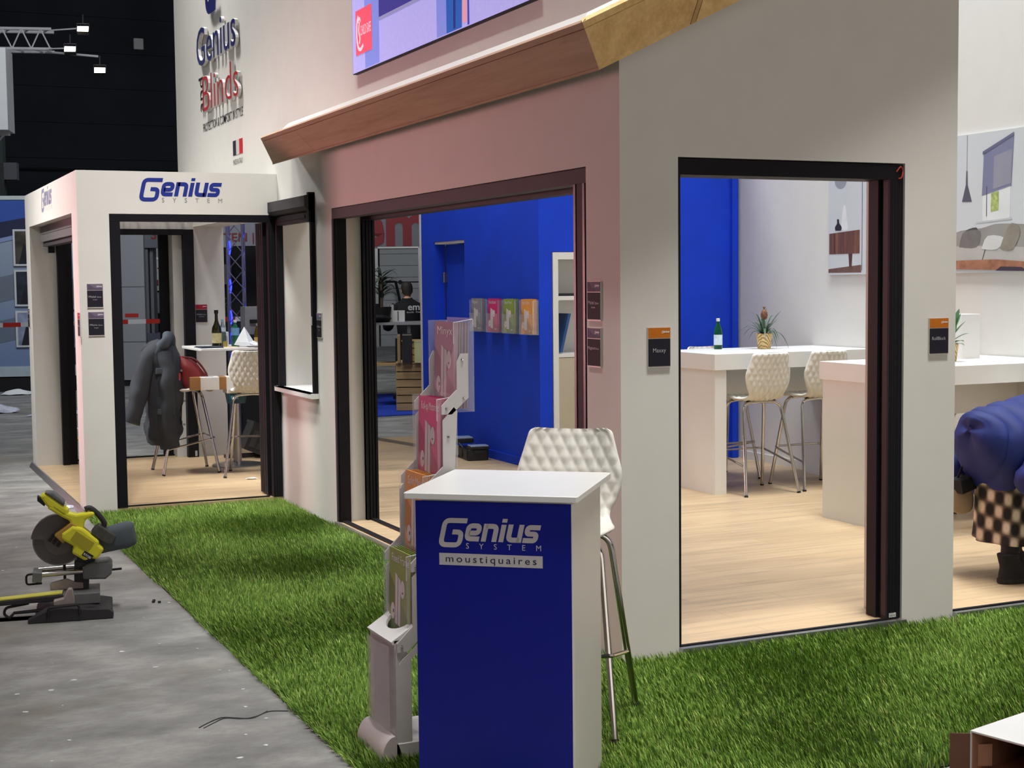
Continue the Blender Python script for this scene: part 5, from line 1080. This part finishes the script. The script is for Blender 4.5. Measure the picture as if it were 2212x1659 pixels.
BLKT = mat('black_shirt', (19, 19, 22), .85, var=.1); mn = thing('person', 'man in a black shirt seen from behind beyond the crates', 'person', (4.23, 13.85, FL), math.radians(10))
J = {'pelvis': (0, -.02, .90, (.15, .12)), 'waist': (0, -.03, 1.04, (.155, .115)), 'chest': (0, 0, 1.20, (.18, .12)), 'upper': (0, .02, 1.32, (.12, .08)), 'neck': (0, .05, 1.415, .055), 'headbase': (0, .07, 1.45, .06)}
L = [('pelvis', 'waist'), ('waist', 'chest'), ('chest', 'upper'), ('upper', 'neck'), ('neck', 'headbase')]
for p, sx in (('l', -1), ('r', 1)):
    J[p + 'hip'] = (sx * .10, 0, .84, .10); J[p + 'knee'] = (sx * .12, .03, .47, .065); J[p + 'ankle'] = (sx * .13, -.03, .09, .045); J[p + 'toe'] = (sx * .15, .12, .04, .036); J[p + 'sho'] = (sx * .18, .03, 1.30, .055); J[p + 'elbow'] = (sx * .27, .10, 1.05, .05); J[p + 'wrist'] = (sx * .16, .32, 1.04, .033)
    L += [('pelvis', p + 'hip'), (p + 'hip', p + 'knee'), (p + 'knee', p + 'ankle'), (p + 'ankle', p + 'toe'), ('upper', p + 'sho'), (p + 'sho', p + 'elbow'), (p + 'elbow', p + 'wrist')]
    hand_joints(J, L, p, J[p + 'wrist'][:3], (-sx * .3, .9, 0), (-sx * .8, -.2, .3), (0, .3, -.9))
figure(mn, J, L, SKIN, 'pelvis'); head(mn, (.02, .09, 1.535), (.35, .9, -.1), (0, .1, 1), SKIN, mat('dark_hair', (44, 36, 32), .7, var=.15, scale=50))
mb = MB(); hloft(mb, [(0, -.03, .80, .185, .145), (0, -.03, .92, .185, .145), (0, -.02, 1.1, .195, .145), (0, .0, 1.24, .225, .15), (0, .02, 1.34, .205, .125), (0, .035, 1.40, .10, .085), (0, .04, 1.43, .07, .07)], 36); sh = crumple(mb.build('shirt', BLKT, mn, smooth=True), .012, 8)
for sx in (-1, 1): MB().tube(catmull([(sx * .17, .03, 1.315), (sx * .235, .055, 1.21), (sx * .275, .10, 1.06), (sx * .24, .18, 1.045)], 6), [.085] * 8 + [.075] * 11, 18).build('sleeve', BLKT, mn, smooth=True); MB().tube([(sx * .10, 0, .86), (sx * .12, .03, .47), (sx * .13, -.03, .07)], [.115, .085, .07], 18).build('trouser_leg', mat('dark_trousers', (34, 35, 40), .8), mn, smooth=True); MB().rbox(sx * .14 - .05, sx * .14 + .05, -.09, .19, 0, .09, .04).build('shoe', SO, mn)
MB().text('em', (-.12, -.172, 1.265), X1, Z1, .13, bold=.02, fit=.19).text('tools  frames', (-.14, -.172, 1.225), X1, Z1, .035, fit=.30).box(.10, .15, -.171, -.168, 1.27, 1.31).build('shirt_print', INKW, sh)

# ---------------------------------------------------------------- neighbouring stands seen across the hall
def part(par, nm, m, *boxes):
    mb = MB()
    for b in boxes: mb.box(*b)
    return mb.build(nm, m, par)
HD = mat('hall_grey_panel', (150, 152, 158), .6, var=.05, scale=1.2); HP = mat('hall_grey_frame', (96, 97, 106), .5, var=.05); PIN = mat('hall_dark', (16, 16, 20), .7)
mu = thing('mural_stand', 'exhibition wall with blue-grey house mural far left behind the cabin', 'exhibition stand', (-4.0, 19.7, FL), math.radians(-16))
m, t = new_mat('mural_sky'); sp = t.n('ShaderNodeSeparateXYZ'); t.l(t.coords('obj'), sp.inputs[0]); mr = t.n('ShaderNodeMapRange'); t.l(sp.outputs[2], mr.inputs[0]); mr.inputs[1].default_value = .2; mr.inputs[2].default_value = 3.0
t.l(t.ramp(mr.outputs[0], [(0, lin((112, 132, 176))), (.55, lin((138, 154, 178))), (.95, lin((156, 168, 182)))]), t.p.inputs['Base Color']); t.p.inputs['Roughness'].default_value = .6
part(mu, 'mural_panel', m, (0, 4.95, 0, .1, .30, 3.02)); part(mu, 'top_cap', mat('stand_white_cap', (198, 204, 206), .6), (0, 4.95, -.02, .1, 3.0, 3.06)); part(mu, 'plinth', PIN, (0, 4.95, .0, .12, 0, .24)); part(mu, 'lower_border', mat('stand_pale_border', (176, 190, 200), .6), (0, 4.95, -.02, .1, .24, .40))
def mp_(nm, poly, col, k): return MB().poly([(x, -.004 * k, z) for x, z in poly]).build(nm, mat('mural_' + nm + str(col[2]), col, .6, var=.06, scale=3), mu)
mp_('blue_roof', [(2.6, 2.99), (2.6, 2.4), (4.9, 2.93), (4.95, 2.94), (4.95, 2.99)], (52, 84, 170), 1); mp_('dark_eave', [(2.6, 2.50), (2.6, 2.16), (4.95, 2.72), (4.95, 2.93), (4.8, 2.90)], (34, 40, 72), 2); mp_('pale_gutter', [(2.6, 2.22), (2.6, 2.14), (4.95, 2.69), (4.95, 2.74)], (134, 152, 196), 3)
mp_('grey_band', [(2.6, 1.62), (2.6, 1.22), (3.9, 1.52), (4.95, 1.21), (4.95, 1.63), (3.95, 1.92)], (112, 122, 138), 1); mp_('grey_band', [(2.6, .94), (2.6, .60), (3.9, .88), (4.95, .66), (4.95, .99), (3.95, 1.24)], (104, 116, 136), 1); mp_('dark_line', [(4.2, 1.36), (4.95, 1.16), (4.95, 1.12), (4.2, 1.33)], (40, 46, 60), 2); mp_('navy_patch', [(3.95, .42), (4.95, .42), (4.95, .6), (4.2, .74), (3.95, .68)], (44, 56, 92), 2)
mp_('door_outline', [(3.1, .42), (3.12, .42), (3.12, 1.1), (2.6, 1.02), (2.6, 1.0), (3.1, 1.08)], (48, 56, 74), 2)
for i, (z, c) in enumerate(((1.97, (70, 66, 60)), (1.34, (44, 48, 62)), (.70, (140, 150, 178)))):
    fr_ = part(mu, 'framed_picture', mat('picture_frame_white', (206, 210, 214), .5), (3.62, 4.12, -.035, -.02, z, z + .57)); MB().poly([(3.65, -.0365, z + .03), (4.09, -.0365, z + .03), (4.09, -.0365, z + .54), (3.65, -.0365, z + .54)]).build('picture', mat('picture_%d' % i, c, .5, var=.5, scale=5), fr_)
    MB().poly([(3.7, -.038, z + .03), (4.0, -.038, z + .03), (3.95, -.038, z + .2), (3.78, -.038, z + .34)]).build('picture_shape', mat('picture_dark_shape', (30, 30, 40), .5, var=.3), fr_)
tp = MB(); cols = [mat('tape_red', (186, 44, 36), .5), mat('tape_white', (214, 216, 216), .5)]; x = -3.2; pts = []
a0 = V((-3.2, 14.45, 0)); a1 = V((1.6, 12.27, 0)); n_ = 24
for i in range(n_):
    p, q = a0.lerp(a1, i / n_), a0.lerp(a1, (i + 1) / n_); tp.mtl(i % 2); tp.add([(p.x, p.y, 1.075 + .0034 * i), (q.x, q.y, 1.075 + .0034 * (i + 1)), (q.x, q.y, 1.13 + .0034 * (i + 1)), (p.x, p.y, 1.13 + .0034 * i)], [(0, 1, 2, 3)])
tp_o = tp.build('barrier_tape', cols); tp_o.modifiers.new('thick', 'SOLIDIFY').thickness = .002; tag(tp_o, 'red and white barrier tape strung behind the cabin', 'barrier tape')
for k, (x, y) in enumerate(((-3.2, 14.47), (1.6, 12.30))):
    po_ = thing('barrier_post', ('black barrier post holding the left end of the tape' if k == 0 else 'black barrier post holding the right end of the tape'), 'barrier post', (x, y, FL)); MB().cyl((0, 0, .02), (0, 0, 1.27), .025, n=12).build('post', PIN, po_); MB().cyl((0, 0, 0), (0, 0, .025), .16, n=20).build('base', PIN, po_)
cu_ = thing('tall_cabinet', 'tall pale grey panelled cabinet block seen through the cabin', 'cabinet', (1.09, 19.1, FL), math.radians(-24)); part(cu_, 'cabinet_body', HD, (0, .47, 0, .6, .10, 3.2)); part(cu_, 'plinth', PIN, (.02, .45, .02, .58, 0, .10))
for z in (.72, 1.62, 2.52): part(cu_, 'seam', HP, (-.002, .472, -.003, 0, z, z + .012))
for z0, z1 in ((1.95, 2.35), (1.3, 1.62), (1.72, 1.9)): part(cu_, 'side_box', mat('hall_pale_box', (176, 178, 182), .6), (-.09, 0, .05, .4, z0, z1))
part(cu_, 'red_sticker', cols[0], (.14, .36, -.004, 0, 1.13, 1.19))
pg = thing('portal_frame', 'grey door portal with red lettering on its header, seen through the cabin', 'door display', (1.62, 18.98, FL), math.radians(-24)); part(pg, 'post', HP, (-.06, -.02, 0, .3, 0, 2.3), (.0, .05, .05, .3, .7, 2.3)); part(pg, 'post', HP, (.29, .36, .05, .3, .7, 2.3), (.39, .47, 0, .3, 0, 2.3)); part(pg, 'header', HP, (-.06, .62, -.04, .3, 2.26, 2.75)); part(pg, 'base_block', mat('hall_slate_block', (74, 76, 92), .6, var=.06), (-.04, .50, -.05, .3, 0, .86))
MB().text('SECTIONAL', (.05, -.042, 2.40), X1, Z1, .22, bold=.02, fit=1.1).build('header_lettering', mat('hall_red', (124, 30, 36), .5), pg)
wp = thing('white_panel_stand', 'pale grey stand wall with red capitals behind the door portal', 'exhibition stand', (1.2, 22.4, FL), math.radians(-24)); part(wp, 'wall_panel', HD, (0, 2.6, 0, .1, 0, 3.2)); part(wp, 'white_band', mat('hall_white_band', (196, 196, 198), .6), (0, 2.6, -.01, 0, 1.55, 2.12)); part(wp, 'band_edge', mat('hall_white_edge', (226, 226, 226), .5), (0, 2.6, -.02, 0, 2.12, 2.16)); part(wp, 'lower_line', PIN, (0, 2.6, -.012, 0, 1.52, 1.545))
MB().text('SPECIALIST IN', (.42, -.012, 1.86), X1, Z1, .155, bold=.015, fit=1.15).text('ZON OP MAAT', (.42, -.012, 1.64), X1, Z1, .155, bold=.015, fit=1.15).build('red_lettering', mat('hall_red', (124, 30, 36), .5), wp)
ca_ = thing('red_car', 'red convertible car far behind the door portal', 'car', (1.45, 21.5, FL), math.radians(-24)); CR = mat('car_red', (132, 26, 26), .3, var=.05)
MB().prism(sm([(0, .25), (1.5, .25), (1.5, .62), (1.1, .78), (.2, .78), (0, .65)], 3), (0, 0, 0), X1, Z1, Y1 * .6).build('body', CR, ca_, bevel=.03); MB().prism([(.25, .78), (1.15, .78), (1.0, 1.12), (.4, 1.12)], (0, .3, 0), X1, Z1, Y1 * .04).build('windscreen', mat('car_glass', (40, 46, 56), .1), ca_); MB().tube([(.24, .29, .78), (.39, .29, 1.13), (1.01, .29, 1.13), (1.17, .29, .78)], .02, 6).build('windscreen_frame', PIN, ca_)
part(ca_, 'grille', PIN, (.35, 1.15, -.02, 0, .48, .62)); part(ca_, 'bumper', CHROME, (.1, 1.4, -.04, 0, .34, .42)); part(ca_, 'number_plate', INKW, (.6, .9, -.05, -.04, .33, .41))
for x in (.2, 1.3): MB().cyl((x, -.02, .56), (x, .03, .56), .07, n=16).build('headlight', mat('headlight', (210, 206, 196), .2), ca_); MB().cyl((x, .1, .27), (x, .3, .27), .27, n=20).build('wheel', PIN, ca_)
tr_ = thing('lighting_truss', 'vertical aluminium truss glowing blue behind the cabin', 'truss', (1.07, 10.93, FL), math.radians(-20)); w = .085
LEDB = mat('blue_led', (30, 40, 255), .4, var=0, emit=14.0); TRM = mat('truss_alu', (150, 150, 172), .3, .7, var=.05)
MB().cyl((-w, -w, 0), (-w, -w, 3.6), .014, n=8).cyl((w, -w, 0), (w, -w, 3.6), .014, n=8).cyl((-w, w, 0), (-w, w, 3.6), .014, n=8).cyl((w, w, 0), (w, w, 3.6), .014, n=8).build('chord', TRM, tr_)
br_ = MB()
for i in range(18):
    z = .2 * i
    for s in (-1, 1): br_.cyl((-w * s, -w, z), (w * s, -w, z + .2), .006, n=6).cyl((w, -w * s, z), (w, w * s, z + .2), .006, n=6)
br_.build('brace', TRM, tr_); MB().cyl((0, 0, 0), (0, 0, .02), .2, n=20).build('base', PIN, tr_)
for x, y, zs in ((-w + .022, -w + .022, (.75, .95, 1.2, 1.55, 1.98)), (w - .022, w - .022, (.7, 1.0, 1.32, 1.6, 1.85, 2.15))):
    for z in zs: MB().tube(catmull([(x, y, z), (x + .012, y - .012, z + .07), (x, y, z + .15)], 4), .009, 6).build('led_strip', LEDB, tr_)
def bushy(label, loc, ln, n, seed, potm=None, scale=1.0):
    o = thing('potted_plant', label, 'potted plant', loc); R = random.Random(seed); lf = MB()
    for i in range(n):
        a = R.uniform(0, 6.3); k = R.random(); leaf(lf, (0, 0, .3 + .35 * k), (math.cos(a), math.sin(a), 0), ln * R.uniform(.6, 1), .016, .16, .22 * R.random(), 6)
    lf.build('leaves', mat('dark_strap_leaf', (46, 62, 48), .5, var=.3, scale=9), o, smooth=True); MB().tube([(0, 0, .1), (0, 0, .6)], .02, 8).build('stem', mat('bark', (84, 70, 56), .8), o); MB().lathe([(.001, 0), (.10, 0), (.13, .2), (.12, .2), (.11, .17), (.001, .17)], n=20).build('pot', potm or PIN, o, smooth=True)
bushy('leafy plant standing in front of the blue-lit truss', (.66, 10.4, .76), .26, 46, 3); bushy('leafy plant on the work table beyond the crates', (3.52, 12.98, 1.0865), .30, 46, 4)
tag(MB().box(-.14, .14, -.14, .14, 0, .8).build('black_plinth', PIN), 'black plinth carrying the plant beside the truss', 'plinth').location = (.66, 10.4, FL)
ts = thing('lettered_stand', 'dark stand with grey header and red capitals seen right of the cabin post', 'exhibition stand', (1.3, 14.75, FL), math.radians(-24)); part(ts, 'header', mat('hall_header_grey', (120, 120, 130), .6, var=.05), (0, 2.2, 0, .08, 2.17, 2.75)); part(ts, 'back_wall', PIN, (0, 2.2, .6, .68, 0, 2.17)); part(ts, 'post', PIN, (0, .08, 0, .6, 0, 2.17)); part(ts, 'post', PIN, (2.12, 2.2, 0, .6, 0, 2.17))
MB().text('POORTEN | PORTES', (.05, -.004, 2.235), X1, Z1, .16, bold=.015, fit=1.6).build('header_lettering', mat('hall_red_dull', (110, 44, 50), .5), ts); part(ts, 'white_box', HD, (.42, .54, .5, .6, 1.65, 1.93))
cf = thing('coffee_machine', 'pale grey machine on a dark counter right of the truss', 'machine', (1.0, 10.3, 1.06)); part(cf, 'housing', HD, (0, .2, 0, .2, 0, .30)); part(cf, 'spout', PIN, (.05, .15, -.03, 0, .12, .16)); tag(MB().box(0, .6, 0, .4, 0, 1.1).build('dark_counter', PIN), 'dark counter carrying the pale machine behind the cabin', 'counter').location = (.93, 10.2, FL)
struct(MB().box(1.55, 8.5, 11.6, 15.0, FL, FL + .012).build('floor_carpet', mat('blue_carpet', (28, 62, 176), .95, var=.1, bump=.2)), 'blue carpet of the neighbouring stand', 'carpet')
pw = thing('pallet_board', 'weathered wooden board lying low on the blue carpet behind the bar table', 'board', (1.75, 12.6, FL + .012), -.4); part(pw, 'plank', mat('grey_plank', (150, 140, 130), .8, var=.2, scale=8), (0, 1.2, 0, .3, .30, .34)); part(pw, 'block', PIN, (.1, .25, .05, .25, 0, .30), (.95, 1.1, .05, .25, 0, .30))

# crates, table and door beyond the wide opening
CRW = wood('crate_pine', (150, 118, 76), (206, 172, 120), 0, 7, .7); CRG = wood('crate_grey_side', (128, 112, 98), (168, 152, 134), 2, 7, .7)
def crate(label, loc, w, d, h, rot, nslat, group='wooden crates across the hall'):
    o = thing('wooden_crate', label, 'crate', loc, rot, group); sh_ = h / nslat
    for i in range(nslat): part(o, 'front_slat', CRW, (0, w, 0, .02, i * sh_ + .006, (i + 1) * sh_ - .006))
    sd = MB(); n_ = 4
    for i in range(n_): sd.box(-.001, .018, .02 + i * d / n_, .02 + (i + 1) * d / n_ - .008, .0, h)
    sd.build('side_boards', CRG, o); part(o, 'back_panel', CRG, (0, w, d + .02, d + .04, 0, h)); part(o, 'lid', CRW, (-.01, w + .01, -.01, d + .05, h, h + .015)); part(o, 'side_panel', CRW, (w - .02, w, .02, d + .02, 0, h)); return o
crate('large slatted pine crate standing on the blue carpet', (3.395, 12.13, FL + .0125), .62, .62, .60, math.radians(-24), 6)
crate('small slatted crate stacked at the back of the large pine crate', (3.52, 12.22, .591), .40, .30, .26, math.radians(-24), 3)
for lab, loc, m_, (w_, d_, h_) in (('dark upright folder box standing on the large crate', (3.44, 12.0, .591), mat('folder_dark', (38, 38, 42), .5), (.12, .10, .37)), ('tan cardboard sleeve beside the dark folder box', (3.395, 12.06, .591), mat('folder_tan', (168, 134, 92), .6), (.035, .10, .36)), ('yellowish leaflet leaning against the dark folder box', (3.585, 11.955, .591), mat('leaflet_yellow', (204, 204, 148), .5), (.11, .01, .28))):
    o = thing('folder_box' if 'folder' in lab else 'leaflet', lab, 'folder', loc, math.radians(-24)); part(o, 'sleeve', m_, (0, w_, 0, d_, 0, h_)); part(o, 'edge_band', mat('folder_edge', (190, 180, 160), .6), (.002, w_ - .002, -.0015, 0, h_ - .02, h_ - .012))
wt = thing('work_table', 'grey work table in front of the man beyond the crates', 'table', (3.2, 12.95, FL), math.radians(-24)); part(wt, 'table_top', mat('table_grey', (150, 150, 154), .5), (0, 1.3, 0, .6, 1.09, 1.125))
for x in (.03, .62, 1.22):
    for y in (.03, .53): part(wt, 'leg', HP, (x, x + .045, y, y + .045, 0, 1.09))
part(wt, 'lower_shelf', CRW, (0, 1.3, .05, .55, .55, .58))
o = MB().ell((0, 0, .05), (.22, .14, .05), 20, 8).build('dark_cloth', PIN); crumple(o, .03, 8); tag(o, 'dark cloth heaped on the work table', 'cloth'); o.location = (3.42, 12.93, 1.095)
for lab, loc, m_, bx in (('dark file box on the work table beside the plant', (3.42, 13.16, 1.087), PIN, (0, .12, 0, .1, 0, .24)), ('white paper stack on the work table', (3.66, 12.95, 1.087), LAM, (0, .16, 0, .12, 0, .15)), ('white sheet propped up behind the paper stack', (3.62, 13.06, 1.087), LAM, (0, .09, 0, .03, 0, .23))): 
    o = thing('file_box' if 'file' in lab else 'paper_stack', lab, 'stationery', loc, -.4); part(o, 'pile', m_, bx); part(o, 'edge_band', HP, (bx[1] * .4, bx[1] * .5, -.001, 0, 0.01, bx[5] - .01))
for k, (x, y, a) in enumerate(((3.15, 12.55, .28), (3.05, 12.7, .34))): 
    o = thing('leaning_board', ('dark mottled board leaning beside the crates' if k == 0 else 'grey board leaning left of the dark mottled one'), 'board', (x, y, FL + .014)); MB(Mx.Rotation(-a, 4, 'Y')).box(-.02, 0, -.1, .35, 0, 1.05).build('board', PIN if k == 0 else HP, o); MB(Mx.Rotation(-a, 4, 'Y')).box(-.021, .001, -.1, .35, .03, .06).build('edge_band', HD, o)
es = thing('banner_stand', 'grey overhead banner with huge red letters beyond the wide opening', 'banner', (5.2, 19.62, 2.25), math.radians(-24)); part(es, 'banner_panel', mat('banner_grey', (116, 116, 122), .6, var=.04), (-.4, 2.0, 0, .1, 0, 1.2)); MB().text('em', (.20, -.006, .04), X1, Z1, 1.08, bold=.03, fit=1.28).build('big_letters', mat('banner_red', (130, 38, 44), .6, var=.04), es); part(es, 'post', PIN, (-.4, -.3, .0, .1, -2.29, 0), (1.75, 1.85, 0, .1, -2.29, 0))
gd_ = thing('sectional_door', 'white slatted roller door under a display frame across the hall', 'door display', (8.9, 31.1, FL), math.radians(-24))
for i in range(9): part(gd_, 'door_section', mat('door_white', (176, 178, 180), .5, var=.04), (.92, 1.95, .05, .1, .3 * i, .3 * i + .29))
part(gd_, 'frame_post', STEEL, (.80, .88, 0, .12, 0, 2.62)); part(gd_, 'frame_post', STEEL, (1.93, 2.02, 0, .12, 0, 2.62)); part(gd_, 'frame_head', STEEL, (.80, 2.02, 0, .14, 2.54, 2.62)); part(gd_, 'crossbar', PIN, (.88, 1.95, .02, .05, 1.66, 1.68)); MB().cyl((1.45, .0, 1.67), (1.45, .05, 1.67), .05, n=12).build('lock', PIN, gd_)
MB().tube([(1.1, -.4, 1.68), (1.36, -.4, 1.68), (1.52, -.4, .9)], .04, 6).build('support_arm', PIN, gd_)

# ---------------------------------------------------------------- truss with floodlights and hanging banner, upper left
tl = thing('ceiling_truss', 'aluminium truss end reaching in at the upper left with floodlight arms', 'truss', (-.25, 18.05, 5.2), math.radians(-15)); TR2 = mat('truss_bright', (196, 196, 200), .3, .5); ch = MB()
for y in (0, .3):
    for z in (0, .3): ch.cyl((-3, y, z), (.32, y, z), .025, n=8)
ch.build('chord', TR2, tl); br_ = MB()
for i in range(12):
    x = .3 - .28 * i; br_.cyl((x, 0, 0), (x - .14, 0, .3), .012, n=6).cyl((x - .14, 0, .3), (x - .28, 0, 0), .012, n=6).cyl((x, 0, .3), (x - .14, .3, .3), .012, n=6).cyl((x - .14, .3, .0), (x - .28, 0, 0), .012, n=6)
br_.build('brace', TR2, tl); MB().cyl((.2, .15, -.02), (1.0, .0, -.1), .018, n=8).cyl((.3, .0, .28), (.72, -.1, .3), .012, n=8).cyl((.2, 0, 0), (.52, -.1, .0), .012, n=8).build('arm', TR2, tl)
HOT = mat('floodlight_glow', (255, 246, 226), .4, var=0, emit=26.0)
for x, y, z in ((.80, -.12, .27), (.60, -.1, -.03), (1.02, -.02, -.33)):
    h_ = thing('floodlight', 'lit floodlight on an arm of the upper left truss' , 'floodlight', (-.25 + x * .966 + y * .26, 18.05 - x * .26 + y * .966, 5.2 + z), math.radians(-15), 'floodlights on the upper left truss')
    q = Mx.Rotation(math.radians(-30), 4, 'X'); MB(q).box(-.085, .085, -.03, .05, -.05, .05).build('housing', PIN, h_); MB(q).box(-.08, .08, -.036, -.03, -.045, .045).build('lamp_face', HOT, h_); MB().tube([(-.09, 0, 0), (-.09, 0, .1), (.09, 0, .1), (.09, 0, 0)], .008, 6).cyl((0, 0, .1), (0, .03, .24), .012, n=6).build('bracket', PIN, h_)
bn = thing('hanging_banner', 'white banner box hanging at the upper left edge', 'banner', (-3.2, 18.6, 3.93), math.radians(-15)); part(bn, 'banner_sheet', mat('banner_white', (190, 192, 194), .6, var=.02), (0, 2.72, -.3, .3, 0, 1.2)); part(bn, 'hanger', TR2, (.4, .44, 0, .04, 1.2, 1.34), (2.3, 2.34, 0, .04, 1.2, 1.34)); part(bn, 'lower_truss', TR2, (0, 2.7, -.02, .02, -.06, 0), (1.2, 1.23, -.02, .02, -.35, -.06))
MB().cyl((2.62, 0, -.03), (2.3, 0, -.38), .02, n=6).build('strut', TR2, bn)
dw = thing('dark_stand', 'dark grey-green stand wall at the far left edge', 'exhibition stand', (-4.0, 23.1, FL), math.radians(-15)); part(dw, 'wall_panel', mat('stand_dark_green', (58, 66, 66), .7, var=.1), (0, 3.83, 0, .3, 0, 4.35)); part(dw, 'side_box', HP, (3.83, 4.05, .05, .3, 3.55, 3.85))
sb_ = thing('wall_speaker', 'small pale box mounted on the black hall wall', 'wall box', (5.26, 39.88, 8.69)); MB().rbox(0, .30, -.10, .10, 0, .33, .04).build('housing', INKW, sb_); part(sb_, 'grille', INKW, (.05, .25, -.104, -.10, .05, .28))
